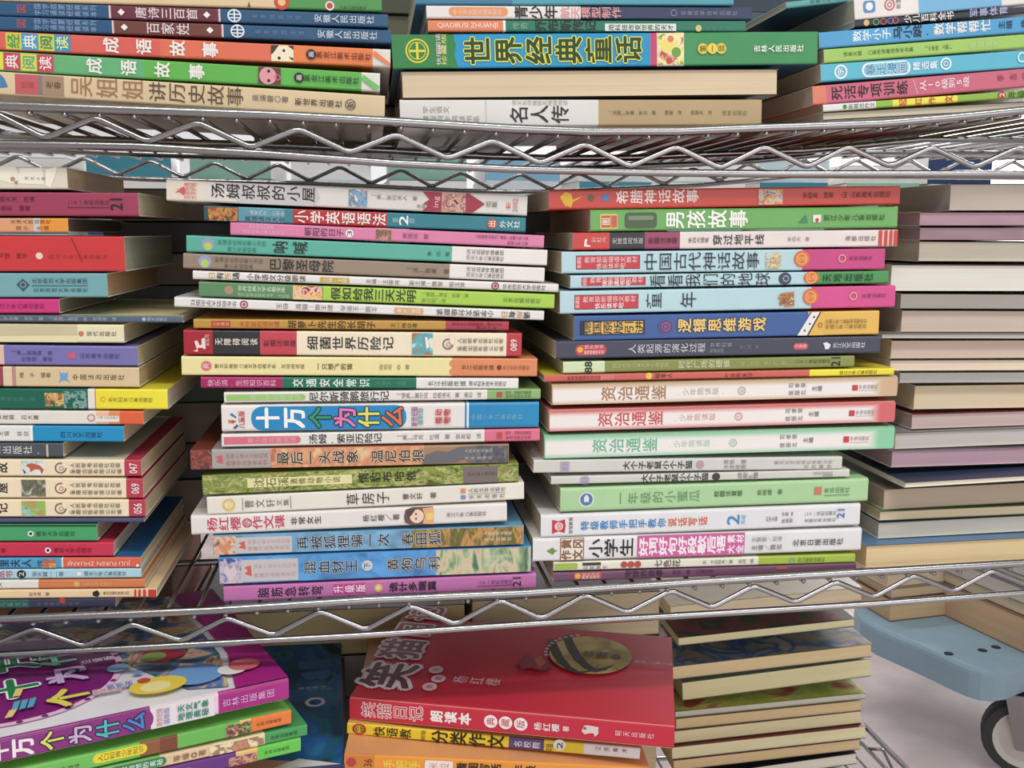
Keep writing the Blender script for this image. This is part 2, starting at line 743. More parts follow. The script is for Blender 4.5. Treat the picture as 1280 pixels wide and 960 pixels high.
def rail_profile(px_pts, y=-0.003):
    w_ = [at_y(px, py, y) for px, py in px_pts]
    w_.sort(key=lambda p: p.x)
    a, b = w_[0], w_[1]
    w_.insert(0, Vector((RX0, y, a.z + (a.z - b.z) / (b.x - a.x) * (a.x - RX0) * 0.4)))
    w_.append(Vector((RX1, y, w_[-1].z)))
    return w_


def zi(prof, x):
    return float(np.interp(x, [p.x for p in prof], [p.z for p in prof]))


UPR = rail_profile([(-60, 128), (0, 132), (170, 138), (340, 144), (490, 152), (640, 161), (740, 164.5), (850, 164), (960, 159.5), (1100, 154.5), (1190, 147), (1280, 138)])
LOR = rail_profile([(-60, 177), (0, 180), (170, 183), (340, 193), (490, 204), (640, 211.5), (800, 215.5), (960, 217.3), (1280, 217.5)])
UPM = rail_profile([(-60, 777.5), (0, 774.5), (260, 763), (460, 750), (660, 741), (880, 727), (1090, 714.5), (1280, 703.5)])
LOM = rail_profile([(-60, 822.5), (0, 819), (200, 808), (460, 793.5), (660, 780), (880, 767.5), (1090, 755), (1280, 741)])
ZGU = [(-72, 168), (-10, 139), (56, 173), (119.5, 147), (184.6, 177.5), (247, 153), (313.4, 184.5), (373, 161), (437, 191), (495, 168), (560, 198.5), (616, 175.5), (675, 204.5), (731, 180), (787.5, 208.5), (845, 183.5), (900, 210.5), (955, 183.5), (1009, 209), (1060, 183.5), (1112.5, 208), (1165, 184), (1217.5, 209), (1271, 185), (1325, 210), (1378, 186), (1430, 210)]
ZGM = [(-75, 786), (-15, 809), (43, 785.5), (105, 808), (165, 779.5), (226, 801), (283.5, 772), (342, 794), (400.5, 764), (457, 787), (513.5, 757), (569, 780), (625, 750), (677, 773), (732, 743.5), (784.5, 766), (839, 738), (890, 759.5), (942, 732), (994, 753), (1045, 727), (1092, 746.5), (1142, 719), (1192, 739), (1240, 713), (1290, 733), (1338, 708), (1388, 728)]
DECK_LOW = EYE - 0.548
cor = at_z(1081, 908, DECK_LOW)
LX1 = cor.x


def build_shelf(up, lo, zig, x1):
    sh = empty('wire_shelf')
    sh.parent = rack
    tube('top_rail', rk(up), 0.0029, CH, sh, 10)
    tube('bottom_rail', rk(lo), 0.0024, CH, sh, 10)
    zp = [at_y(px, py, -0.003) for px, py in zig]
    tube('zigzag_wire', rk(fillet(zp)), 0.0019, CH, sh, 8)
    dz = [zi(up, p.x) - zi(lo, p.x) for p in lo]
    back = [Vector((p.x, RD, p.z)) for p in up]
    tube('back_rail', rk(back), 0.0029, CH, sh, 8)
    tube('back_rail', rk([Vector((p.x, RD, zi(up, p.x) - 0.0225)) for p in up]), 0.0024, CH, sh, 8)
    bz = []
    k = 0
    x = RX0 + 0.01
    while x < x1 - 0.01:
        bz.append(Vector((x, RD, zi(up, x) - (0.0055 if k % 2 else 0.020))))
        x += 0.029
        k += 1
    tube('zigzag_wire', rk(fillet(bz)), 0.0019, CH, sh, 6)
    for yy in (0.115, 0.24):
        tube('support_rod', rk([Vector((p.x, yy, p.z - 0.0078)) for p in up]), 0.0025, CH, sh, 8)
    # cross wires, each one an object; mesh shared
    wm = None
    n = int((x1 - RX0 - 0.02) / 0.0192)
    for i in range(n):
        x = RX0 + 0.012 + i * 0.0192
        z = zi(up, x) - 0.0038
        if wm is None:
            o = tube('cross_wire', [(0, -0.0045, 0), (0, RD + 0.002, 0)], 0.00145, CH, sh, 6)
            wm = o.data
        else:
            o = bpy.data.objects.new('cross_wire', wm)
            COL.objects.link(o)
            o.parent = sh
        o.location = (x - RX0, 0, z)
    return sh


build_shelf(UPR, LOR, ZGU, RX1)
build_shelf(UPM, LOM, ZGM, RX1)
# lowest shelf: shorter, seen only at its right end
sh = empty('wire_shelf')
sh.parent = rack
zl = DECK_LOW
for y in (-0.003, RD):
    tube('top_rail', rk([(RX0, y, zl), (LX1, y, zl)]), 0.0029, CH, sh)
    tube('bottom_rail', rk([(RX0, y, zl - 0.0225), (LX1, y, zl - 0.0225)]), 0.0024, CH, sh)
tube('side_rail', rk([(LX1, -0.003, zl), (LX1, RD, zl)]), 0.0029, CH, sh)
tube('side_rail', rk([(LX1, -0.003, zl - 0.0225), (LX1, RD, zl - 0.0225)]), 0.0024, CH, sh)
zs = [Vector((LX1, 0.002 + i * 0.0285, zl - (0.0055 if i % 2 else 0.02))) for i in range(13)]
tube('zigzag_wire', rk(fillet(zs)), 0.0019, CH, sh, 6)
wm = None
for i in range(int((LX1 - RX0) / 0.0192)):
    x = RX0 + 0.012 + i * 0.0192
    if wm is None:
        o = tube('cross_wire', [(0, -0.0045, 0), (0, RD + 0.002, 0)], 0.00145, CH, sh, 6)
        wm = o.data
    else:
        o = bpy.data.objects.new('cross_wire', wm)
        COL.objects.link(o)
        o.parent = sh
    o.location = (x - RX0, 0, zl - 0.0038)
for x, y in ((RX0, -0.003), (RX0, RD), (RX1, -0.003), (RX1, RD)):
    tube('post', rk([(x, y, 0.0), (x, y, 1.25)]), 0.0125, CH, rack, 16)

# ------------------------------------------------------------------ the blue-grey dolly behind
PT = EYE - 0.585
BT = 0.043
outline_px = [(1068, 757), (1076, 772), (1096, 784), (1124, 796), (1160, 811), (1197, 828), (1212, 834), (1227, 838), (1242, 839.5), (1260, 837), (1280, 829), (1310, 816), (1420, 775), (1290, 730), (1120, 700)]
ol = [at_z(x, y, PT) for x, y in outline_px]
cx = sum(p.x for p in ol) / len(ol)
cy = sum(p.y for p in ol) / len(ol)
blue = cover_mat((140, 170, 186), 0.5)
dolly = empty('platform_dolly', (cx, cy, 0))
tag(dolly, 'blue-grey plastic platform dolly on castors standing on the floor behind the rack', 'dolly')
loc = [Vector((p.x - cx, p.y - cy, 0)) for p in ol]
bm = bmesh.new()
bv = [bm.verts.new((p.x, p.y, PT - BT)) for p in loc]
bmf = bm.faces.new(bv)
ret = bmesh.ops.extrude_face_region(bm, geom=[bmf])
bmesh.ops.translate(bm, vec=(0, 0, BT), verts=[g for g in ret['geom'] if isinstance(g, bmesh.types.BMVert)])
bmesh.ops.recalc_face_normals(bm, faces=bm.faces)
ed = [e_ for e_ in bm.edges if abs(e_.verts[0].co.z - PT) < 1e-4 and abs(e_.verts[1].co.z - PT) < 1e-4]
bmesh.ops.bevel(bm, geom=ed, offset=0.009, segments=3, affect='EDGES', profile=0.5)
me = bpy.data.meshes.new('platform')
bm.to_mesh(me)
bm.free()
me.materials.append(blue)
o = bpy.data.objects.new('platform', me)
COL.objects.link(o)
o.parent = dolly
dk = mat((40, 42, 48), 0.7)
for px, py in ((1186 - 9, 817), (1219, 813), (1236, 809)):
    p = at_z(px + 9, py, PT)
    g = disc_pts(p.x - cx, p.y - cy, 0.0065, 0.0065, 12)
    v = [(x, y, PT + 0.0003) for x, y in g] + [(x, y, PT - 0.004) for x, y in g]
    link('bolt_hole', v, [tuple(range(12))] + [(k, (k + 1) % 12, 12 + (k + 1) % 12, 12 + k) for k in range(12)], dk, dolly)


def castor(px, py):
    p = at_z(px, py, 0.0)
    WR = 0.056
    c = Vector((p.x - cx, p.y - cy, WR))
    ax = Vector((-0.52, -0.85, 0)).normalized()   # wheel axle direction
    u = Vector((ax.y, -ax.x, 0))

    def wheel(name, prof, m, par, n=28):
        vs_, fs_ = [], []
        for k in range(n):
            g = 2 * math.pi * k / n
            d = u * math.cos(g) + Vector((0, 0, 1)) * math.sin(g)
            for rr, aa in prof:
                vs_.append(c + d * rr + ax * aa)
        q = len(prof)
        for k in range(n):
            for j in range(q - 1):
                fs_.append((k * q + j, ((k + 1) % n) * q + j, ((k + 1) % n) * q + j + 1, k * q + j + 1))
        return link(name, vs_, fs_, m, par, smooth=False)
    wh = wheel('wheel', [(WR * 0.74, -0.016), (WR * 0.95, -0.016), (WR, -0.009), (WR, 0.009), (WR * 0.95, 0.016), (WR * 0.74, 0.016)], mat((58, 56, 58), 0.7), dolly)
    wheel('hub', [(0.0, -0.019), (WR * 0.2, -0.019), (WR * 0.3, -0.013), (WR * 0.6, -0.013), (WR * 0.74, -0.016), (WR * 0.74, 0.016), (WR * 0.6, 0.013), (WR * 0.2, 0.019), (0, 0.019)], mat((206, 202, 190), 0.55), wh)
    fk = []
    ff = []
    for s in (-1, 1):
        a = c + ax * (0.022 * s)
        for q in (-1, 1):
            pass
        pts = [a + u * -0.012 + Vector((0, 0, -0.012)), a + u * 0.012 + Vector((0, 0, -0.012)), a + u * 0.03 + Vector((0, 0, PT - BT - WR)), a + u * -0.03 + Vector((0, 0, PT - BT - WR))]
        o_ = len(fk)
        fk += pts + [x + ax * 0.003 * s for x in pts]
        ff += [tuple(o_ + i for i in t) for t in ((0, 1, 2, 3), (7, 6, 5, 4), (0, 4, 5, 1), (1, 5, 6, 2), (2, 6, 7, 3), (3, 7, 4, 0))]
    link('fork', fk, ff, mat((150, 150, 150), 0.35, 0.9), dolly)


castor(1277, 966)
castor(1330, 860)

for part_, prof_ in (('top', UPR), ('middle', UPM)):
    for side_ in ('left', 'middle', 'right', 'centre', 'far right'):
        DECKS['books in the %s stack of the %s shelf' % (side_, part_)] = prof_
DECKS['page-edge books in the far right stack of the middle shelf'] = UPM

# ================================================================== top shelf, left stack
G = 'books in the left stack of the top shelf'
book('L1', 'topmost visible book, beige and green spine, left stack of the top shelf', G, -70, 477, -28, -1, -12, 15, (70, 150, 75),
     [(353, (222, 196, 150)), (477, (78, 152, 78))],
     [('c', 352, .68, 10, (205, 75, 60)), ('c', 352, .68, 5, (235, 190, 120)), ('c', 412, .8, 6, (225, 220, 210)), ('c', 412, .8, 4, (200, 70, 70)), ('t', '少年儿童出版社', 424, 458, .86, 5, (40, 80, 45)), ('y', [(311, .7), (313, .98), (309, .98)], (120, 80, 50))])
NAVY = (44, 88, 128)
for key, y, ttl, mc, lab, sh in (('L2', (-4, 18, 15.5, 34.2), '唐诗三百首', (112, 52, 66), 'blue spine with dark maroon title block, upper twin on the top shelf', 0),
                                 ('L3', (18, 34, 35, 56), '百家姓', (118, 64, 56), 'blue spine with brown title block, lower twin on the top shelf', 4)):
    book(key, lab, G, -70, 485 + sh, y[0], y[1], y[2], y[3], NAVY, [(136 + sh, NAVY), (273 + sh, mc), (485 + sh, NAVY)],
         [('p', 136 + sh, 138.5 + sh, 0, 1, (225, 190, 190)), ('p', 273 + sh, 275.5 + sh, 0, 1, (225, 190, 190)),
          ('t', '図', 20, 34, .5, 11, (190, 80, 90)), ('t', '国学启蒙经典系列', 42, 122, .28, 7, (140, 170, 205)), ('t', '学习诵读经典读本', 42, 122, .72, 7, (140, 170, 205)),
          ('y', [(147 + sh, .5), (151.5 + sh, .25), (156 + sh, .5), (151.5 + sh, .75)], WHITE, 'emblem'), ('y', [(254 + sh, .5), (258.5 + sh, .25), (263 + sh, .5), (258.5 + sh, .75)], WHITE, 'emblem'),
          ('t', ttl, 168 if not sh else 182, 248 if not sh else 238, .5, 15, (225, 205, 205)),
          ('o', 293 + sh, .5, 9, 2, (215, 225, 235)), ('p', 286 + sh, 300 + sh, .35, .45, (215, 225, 235)), ('p', 286 + sh, 300 + sh, .6, .7, (215, 225, 235)), ('p', 292 + sh, 294 + sh, .1, .9, (215, 225, 235)),
          ('t', '名家绘图注音', 313 + sh, 378 + sh, .5, 6, (96, 136, 170)), ('t', '安徽人民出版社', 392 + sh, 468 + sh, .5, 11, (190, 205, 215))])
book('L4', 'orange-red book with four yellow and blue tiles and a small cow picture', G, -70, 488, 34, 58, 56.8, 86, (230, 105, 80),
     [(200, (226, 96, 84)), (339, (232, 110, 80)), (466, (240, 125, 66)), (488, (222, 216, 205))],
     [('p', 7, 27, .06, .94, (205, 205, 60)), ('p', 27, 47.5, .06, .94, (60, 160, 205)), ('p', 48, 68, .06, .94, (196, 215, 60)), ('p', 68, 88, .06, .94, (50, 150, 200)),
      ('t', '经', 8, 26, .5, 18, (70, 150, 80)), ('t', '典', 28, 47, .5, 18, WHITE), ('t', '阅', 49, 67, .5, 18, (60, 120, 110)), ('t', '读', 69, 87, .5, 18, (225, 235, 120)),
      ('t', '成', 128, 150, .5, 20, WHITE, .03), ('t', '语', 169, 191, .5, 20, WHITE, .03), ('t', '故', 211, 233, .5, 20, WHITE, .03), ('t', '事', 252, 274, .5, 20, WHITE, .03),
      ('p', 339, 367, .08, .95, (238, 226, 190)), ('y', [(339, .08), (349, .08), (341, .55), (339, .6)], (70, 60, 60), 'illustration'), ('c', 355, .36, 1.8, BLACK), ('c', 349, .78, 2, BLACK), ('y', [(360, .08), (367, .08), (367, .3)], (60, 50, 50), 'illustration'), ('y', [(361, .7), (367, .75), (366, .9)], (60, 50, 50), 'illustration'),
      ('c', 389, .5, 6.5, BLACK), ('t', '画', 385, 393, .5, 8, WHITE), ('t', '黑龙江美术出版社', 395, 464, .5, 10, (105, 45, 30)),
      ('y', [(468, .12), (488, .8), (488, .98), (466, .35)], (240, 130, 66))])
book('L5', 'green book with red and yellow tiles and a small pink pig picture', G, -70, 475, 56, 84, 86.5, 115.6, (95, 180, 95),
     [(180, (98, 180, 116)), (452, (92, 184, 72)), (475, (222, 222, 210))],
     [('p', -16, 4, .06, .94, (225, 222, 60)), ('p', 5, 25, .06, .94, (212, 66, 88)), ('p', 26, 46, .06, .94, (215, 215, 66)), ('p', 47, 67, .06, .94, (214, 66, 88)),
      ('t', '典', 6, 24, .5, 18, WHITE), ('t', '阅', 27, 45, .5, 18, (60, 170, 150)), ('t', '读', 48, 66, .5, 18, WHITE),
      ('t', '成', 107, 129, .5, 20, WHITE, .03), ('t', '语', 150, 172, .5, 20, WHITE, .03), ('t', '故', 192, 214, .5, 20, WHITE, .03), ('t', '事', 235, 257, .5, 20, WHITE, .03),
      ('p', 323, 351, .05, .95, (110, 60, 60)), ('c', 335, .5, 11, (226, 150, 160)), ('o', 347, .55, 4, 1.4, (205, 100, 120)), ('c', 336, .25, 2, BLACK), ('c', 336, .75, 2, BLACK),
      ('c', 374, .5, 6.5, BLACK), ('t', '画', 370, 378, .5, 8, WHITE), ('t', '黑龙江美术出版社', 380, 449, .5, 10, (35, 75, 35)),
      ('y', [(454, .15), (475, .75), (470, .95), (452, .4)], (110, 190, 100))])
book('L6', 'thick tan book with brown title lying lowest in the left stack of the top shelf', G, -70, 481, 83, 116, 120, 147, (222, 196, 152), None,
     [('y', [(0, .1), (6, .3), (10, .65), (0, .7)], (70, 130, 180)), ('p', 19, 48, .06, .9, (206, 92, 98)), ('p', 48, 53, .06, .9, (130, 125, 120)), ('p', 53, 80, .06, .9, (172, 138, 108)), ('t', '老春', 57, 77, .45, 10, (90, 66, 52)), ('t', '经典', 26, 44, .5, 9, (190, 80, 86)),
      ('t', '吴姐姐', 86, 182, .42, 26, (166, 118, 80), 0), ('t', '讲历史故事', 185, 306, .45, 26, (92, 72, 58), 0),
      ('t', '吴涵碧〇著', 315, 361, .45, 9, GREY), ('t', '新世界出版社', 368, 428, .5, 10, DARK), ('o', 438, .5, 7, 1, DARK), ('t', '新', 433, 444, .5, 9, DARK)], depth=.17)

# ================================================================== top shelf, middle stack
G = 'books in the middle stack of the top shelf'
book('M0', 'steel-blue book at the very top of the middle stack on the top shelf', G, 519, 917, -24, 6, -22, 7, (70, 150, 172), [(640, (58, 122, 158)), (917, (72, 158, 176))], [])
book('M1', 'thin white and navy book with an orange pill, second in the top shelf middle stack', G, 533, 940, 6.3, 23, 8.3, 25.3, (48, 60, 92), [(726, (226, 222, 216)), (940, (50, 62, 94))],
     [('p', 561, 635, .12, .82, (232, 148, 96), 'lr'), ('t', '中小学生航天模型制作', 566, 628, .5, 7, (225, 205, 190)), ('t', '青少年', 642, 698, .5, 16, BLACK, .03), ('t', '航天模型制作', 700, 777, .5, 14, (226, 150, 150), .02), ('o', 842, .5, 4, 1, (130, 140, 165)), ('t', '安徽科学技术出版社', 850, 922, .5, 6, (130, 140, 165))])
book('M2', 'thin orange and dark green book just above the big fairy tale volume', G, 535, 932, 23.7, 40.5, 26, 39, (36, 118, 92), [(629, (228, 128, 84)), (632, (235, 235, 230)), (932, (36, 120, 94))],
     [('t', 'QIAOBUSI ZHUANJI', 547, 622, .52, 7.5, (244, 228, 214), .02, 'U'), ('t', '传奇', 640, 660, .5, 9, (120, 170, 140)), ('t', '乔布斯传记', 668, 746, .5, 15, (20, 50, 42), .03),
      ('p', 756, 845, .3, 1, (215, 225, 215)), ('t', '用科技改变世界的天才', 760, 842, .66, 8, (60, 80, 76), .02), ('c', 873, .72, 4, (205, 190, 130)), ('t', '安徽科技', 880, 912, .75, 5, (70, 150, 120))])
book('M3', 'big green and bright blue fairy tale volume with yellow outlined title, top shelf middle stack', G, 490, 1022, 40.3, 87, 36.6, 80.5, (44, 140, 74),
     [(568, (46, 132, 68)), (813, (18, 150, 205)), (821, (206, 62, 108)), (855, (238, 228, 205)), (1022, (56, 146, 82))],
     [('y', [(566, .02), (570, .3), (568, .62), (572, .98), (562, .98), (562, .02)], (46, 132, 68)),
      ('o', 521.5, .48, 14, 1.8, (226, 214, 40)), ('o', 521.5, .48, 10.5, 1.4, (190, 200, 50)), ('p', 512, 531, .45, .52, (226, 214, 40)), ('p', 520, 523, .25, .72, (226, 214, 40)),
      ('t', '彩图珍藏', 545, 558, .45, 9, [(226, 170, 190), (240, 235, 230), (220, 225, 90), (190, 225, 190)], .03, 'U'), ('t', '快乐阅读', 545, 551, .45, 36, (235, 215, 205), .03, 'V'), ('t', '珍藏版', 552, 558, .45, 36, (225, 230, 120), .03, 'V'),
      ('t', '世界经典童话', 578, 804, .5, 33, (38, 66, 24), .03, 'r', ((230, 228, 60), .075)),
      ('g', 822, 854, .04, .97, [(120, 160, 60), (238, 220, 120), (240, 232, 190), (200, 80, 60)], 130), ('c', 834, .4, 9, (232, 216, 110)), ('c', 838, .2, 4, (225, 120, 90)), ('c', 845, .6, 6, (110, 160, 60)), ('c', 836, .85, 4, (205, 70, 60)),
      ('c', 878, .5, 6.5, (226, 200, 60)), ('c', 890, .5, 6.5, (235, 205, 70)), ('c', 901, .5, 6.5, (226, 200, 60)), ('t', '第一辑', 873, 907, .5, 8, (70, 100, 40)),
      ('t', '吉林人民出版社', 941, 1004, .52, 9, (232, 240, 228), .015)], depth=.185, top=(30, 96, 138), page=(190, 178, 158))
book('M4', 'thick book with cream page edges facing out under the big green volume', G, 502, 973, 88.3, 124, 85.5, 119, (96, 86, 74), None, [], fore=True, page=(206, 188, 156), depth=.16, pk=.9)
book('M5', 'white and tan spine lying lowest in the middle stack of the top shelf', G, 500, 952, 127, 156, 121, 160, (182, 154, 104), [(748, (222, 218, 212)), (952, (184, 156, 108))],
     [('p', 607, 608, 0, 1, (190, 186, 180)), ('t', '学生语文', 528, 562, .38, 9, (150, 146, 142), 0), ('t', '课程同步阅读书系', 528, 600, .72, 9, (150, 146, 142), 0), ('t', '语文名师推荐无障碍阅读', 640, 710, .12, 7, (170, 166, 160), 0),
      ('t', '名人传', 636, 713, .55, 22, BLACK, .012), ('t', '（法国）罗曼·罗兰·著  傅雷·译  杨慧文·注', 760, 890, .5, 6, (110, 90, 60)), ('t', '译林出版社', 902, 934, .52, 7, (130, 112, 76))])

# ================================================================== top shelf, right stack
G = 'books in the right stack of the top shelf'
book('R0', 'dark teal book tilted steeply at the top left of the top right stack', G, 983, 1080, 2, 11, -9, 0, (90, 165, 160), None, [('t', '安徽少年儿童出版社', 1012, 1075, .4, 5, (50, 100, 100))], y0=.012, depth=.16, top=(48, 92, 104))
book('R1', 'white book with a blue panel at the top of the right stack, top shelf', G, 1068, 1330, -2, 24.5, -28, 2, (226, 222, 216), [(1148, (226, 222, 216)), (1252, (112, 178, 220)), (1330, (226, 222, 216))],
     [('p', 1079, 1094, .15, .72, (86, 140, 196), 'lr', .002), ('c', 1086.5, .42, 4.5, WHITE), ('o', 1112, .42, 6.5, 1.5, (206, 92, 88)), ('o', 1112, .42, 3, 1, (206, 92, 88)), ('t', '新蕾', 1120, 1126, .4, 12, GREY, 0, 'V'), ('t', '科学阅读系列', 1168, 1235, .2, 9, (150, 196, 226))])
book('R2', 'black book with coloured dots above the blue maths book', G, 1068, 1330, 25.5, 33.5, 3, 14, (50, 52, 64), None,
     [('c', 1083, .5, 3.5, (214, 178, 110)), ('o', 1095, .5, 4, 1, (110, 170, 110)), ('o', 1104, .5, 4, 1, (205, 96, 96)), ('o', 1113, .5, 4, 1, (110, 120, 190)), ('o', 1119, .5, 4, 1, (205, 96, 120)),
      ('t', '少儿百科全书', 1129, 1193, .42, 10, WHITE), ('t', '军事体育', 1211, 1260, .3, 10, (176, 178, 220))])
book('R3', 'sky blue maths book with white and black title, top shelf right stack', G, 1024, 1330, 40, 61, 16, 37, (74, 160, 214), None,
     [('t', '数学小子', 1065, 1114, .42, 13, (226, 240, 248), .015), ('t', '马小跳', 1116, 1153, .4, 15, (36, 44, 60), .03), ('t', '·', 1155, 1163, .45, 10, BLACK, .05), ('t', '数学帮帮忙', 1166, 1239, .38, 14, WHITE, .02), ('t', '主编 杨', 1247, 1285, .45, 10, (36, 66, 96))])
book('R4', 'lime green thin book under the sky blue maths book', G, 1030, 1330, 61.8, 79, 37.8, 57, (156, 200, 92), None,
     [('t', '读者文摘·儿童阅读最佳读本合集', 1054, 1142, .48, 6, (76, 108, 40)), ('t', '（三年级·上册）', 1156, 1190, .5, 6, (76, 108, 40)), ('t', '安徽文艺', 1210, 1250, .5, 8, (190, 220, 150), 0)])
book('R5', 'cyan comic book with a white rounded title box', G, 1026, 1330, 80.5, 102.5, 58.5, 82, (84, 184, 210), None,
     [('o', 1051, .5, 8, 2, (226, 240, 244)), ('t', '学', 1046, 1056, .5, 10, (226, 240, 244)), ('p', 1077, 1138, .1, .92, (226, 240, 244), 'lr'), ('p', 1079.5, 1135.5, .18, .84, (110, 196, 220), 'lr'), ('t', '暴走漫画', 1081, 1135, .5, 14, (60, 140, 180), .02, 'r', ((226, 240, 244), .06)),
      ('t', '精选集', 1140, 1172, .48, 10, (226, 240, 244), .02), ('o', 1182, .46, 7, 2, (226, 240, 244)), ('o', 1182, .46, 3, 1, (226, 240, 244)), ('o', 1277, .4, 6, 2, (200, 230, 240))])
book('R6', 'pink book with an orange end and black training title', G, 1016, 1330, 106.3, 131.8, 80, 105, (208, 100, 122), [(1033, (228, 122, 96)), (1330, (208, 98, 122))],
     [('t', '死活专项训练', 1038, 1136, .48, 16, (52, 30, 36), .02), ('y', [(1141, .1), (1142, .1), (1147, .9), (1146, .9)], (232, 180, 190)), ('t', '从10级到5级', 1149, 1212, .45, 13, (244, 222, 226), .01), ('t', '李志明', 1243, 1290, .4, 8, (160, 66, 92))])
book('R7', 'thin white, green and yellow composition book below the pink book', G, 1029, 1330, 132.6, 138, 106, 121, (140, 184, 60), [(1095, (226, 228, 222)), (1116, (140, 188, 62)), (1197, (236, 224, 70)), (1330, (140, 184, 60))],
     [('t', '新概念作文', 1060, 1094, .5, 6.5, (90, 110, 90)), ('c', 1056, .5, 2.5, (60, 140, 70)), ('t', '起', 1123, 1134, .5, 9, (206, 60, 50)), ('t', '红', 1143, 1153, .5, 9, (206, 60, 50)), ('t', '作', 1160, 1170, .5, 9, (206, 60, 50)), ('t', '文', 1180, 1192, .5, 9, (206, 60, 50)), ('c', 1252, .45, 5, (196, 40, 60)), ('t', '2', 1249, 1255, .45, 5, WHITE, .02, 'V'), ('t', '年级', 1259, 1282, .45, 9, (50, 90, 30))])
book('R8', 'thin book with cream page edges facing out, lowest in the top right stack', G, 1029, 1330, 139.3, 151, 122.5, 134.5, (176, 150, 40), None, [], fore=True, page=(196, 188, 168), pk=.9)

# ================================================================== middle shelf, left stack
G = 'books in the left stack of the middle shelf'
book('A0', 'torn cream-spined book on top of the left middle-shelf stack', G, -180, 84, 207, 236.6, 208.5, 236.8, (222, 214, 190), None,
     [('y', [(-2, .0), (20, .0), (26, .55), (14, .75), (0, .6)], (236, 230, 210), 'torn_paper'), ('y', [(26, .05), (54, .05), (54, .8), (22, .75)], (238, 232, 214), 'torn_paper'), ('y', [(58, .1), (72, .0), (70, .3), (62, .95), (56, .8)], (240, 234, 216), 'torn_paper'), ('t', '河北人民', 30, 58, .52, 4.5, DARK), ('c', 16, .55, 3, (190, 140, 110)), ('c', 20, .7, 2, (120, 160, 100))], depth=.14, page=(196, 176, 146))
book('A1', 'plum book with black lettering near the top of the left middle-shelf stack', G, -200, 173, 238.3, 270, 240.8, 270.3, (166, 62, 92), None,
     [('t', '杨天戈 改编', 0, 44, .3, 8, (96, 26, 48)), ('t', '金宏 编著', 0, 38, .68, 8, (96, 26, 48)), ('t', '二十一世纪出版社', 85, 137, .42, 7, (90, 30, 50)), ('p', 84, 137, .62, .65, (90, 30, 50)), ('t', '21', 138, 153, .5, 15, BLACK, .03, 'V')], page=(196, 184, 150), pscale=300)
book('A2', 'thin orange book under the plum book in the left middle-shelf stack', G, -200, 85, 272, 291, 272, 291, (236, 150, 56), [(42, (226, 158, 112)), (50, (200, 200, 200)), (85, (240, 152, 52))],
     [('t', '天津人民出版社', 13, 64, .25, 6, (120, 66, 40)), ('t', '周小 主编', 19, 62, .7, 6, (120, 60, 40))], page=(120, 108, 94), depth=.13)
book('A3', 'thick glossy red book in the left middle-shelf stack', G, -200, 156, 293.6, 339.6, 295, 339.7, (218, 58, 60), None,
     [('t', '世界名著图书馆 精华', -40, 35, .56, 8, (120, 30, 34)), ('c', 49, .56, 4.5, (226, 214, 190)), ('t', '四川少年儿童出版社', 60, 135, .58, 6, (150, 50, 44)), ('y', [(90, .05), (91, .05), (103, .7), (101.5, .72)], (160, 32, 40), 'crease')], rough=.16, page=(160, 166, 146), pscale=260, pk=.6)
book('A4', 'teal book with a dark diamond emblem in the left middle-shelf stack', G, -200, 134, 340.6, 372, 341, 372.3, (114, 172, 178), None,
     [('y', [(20.5, .48), (29, .22), (37.5, .48), (29, .76)], (58, 92, 100), 'emblem'), ('o', 29, .48, 4, 1, (140, 180, 184)), ('t', '北京师范大学出版集团', 40, 110, .32, 8, (36, 76, 84)), ('p', 40, 110, .5, .53, (50, 90, 96)), ('t', '北京师范大学出版社', 41, 110, .7, 6, (36, 76, 84))], page=(184, 158, 120))
book('A5', 'magenta book, shortest near the middle of the left stack', G, -200, 74, 372.6, 392, 373.3, 392, (218, 52, 128), None, [('t', '长江少年儿童出版社', -8, 56, .5, 8, (120, 20, 66))], page=(150, 142, 122))
book('A6', 'thin slate-blue book that juts farthest right from the left stack', G, -200, 228, 392.4, 402, 394.5, 404, (84, 102, 122), None,
     [('t', '［英国］罗尔德·达尔 著 ［英国］昆廷 绘 任溶溶 译', -20, 146, .5, 5, (176, 184, 192)), ('c', 180, .5, 2.5, (176, 184, 192)), ('t', '明天出版社', 184, 209, .5, 5, (190, 198, 204))], top=(226, 218, 160), page=(206, 196, 160))
book('A7', 'khaki book with a pale cream end and red dot in the left stack', G, -200, 155, 403.4, 426.3, 405, 429.8, (226, 216, 178), [(97, (206, 194, 152)), (155, (234, 226, 184))],
     [('y', [(-60, .7), (97, .6), (97, .98), (-60, .98)], (230, 220, 170)), ('c', 101.5, .5, 3.5, (210, 120, 90)), ('t', '现代出版社', 108, 146, .5, 7, DARK)], page=(190, 178, 148))
book('A8', 'lilac purple book in the left stack of the middle shelf', G, -200, 172, 428, 455, 433, 457.7, (120, 116, 180), [(5, (226, 190, 170)), (172, (122, 116, 182))],
     [('t', '［美］凯瑟琳·著', 14, 66, .38, 7, (66, 60, 120)), ('t', '任溶溶·编译', 26, 66, .7, 7, (66, 60, 120)), ('p', 85, 95, .35, .65, (206, 90, 120)), ('t', '山东美术出版社', 99, 150, .5, 8, (66, 58, 116))], page=(192, 182, 150), rough=.25)
book('A9', 'tan book with a light blue splash emblem in the left stack', G, -200, 174, 456, 482.5, 459, 484.6, (222, 196, 150), [(4, (160, 70, 80)), (15, (224, 202, 160)), (20, (190, 140, 130)), (174, (222, 196, 150))],
     [('t', '梅 子 编著', 24, 64, .42, 8, (96, 76, 56)), ('c', 80, .48, 5.5, (130, 176, 210)), ('y', [(74, .2), (80, .45), (86, .2), (83, .55), (88, .8), (80, .6), (73, .8), (77, .5)], (100, 160, 210), 'emblem'), ('t', '中国法治出版社', 90, 156, .5, 8, (80, 64, 48))], page=(188, 166, 130))
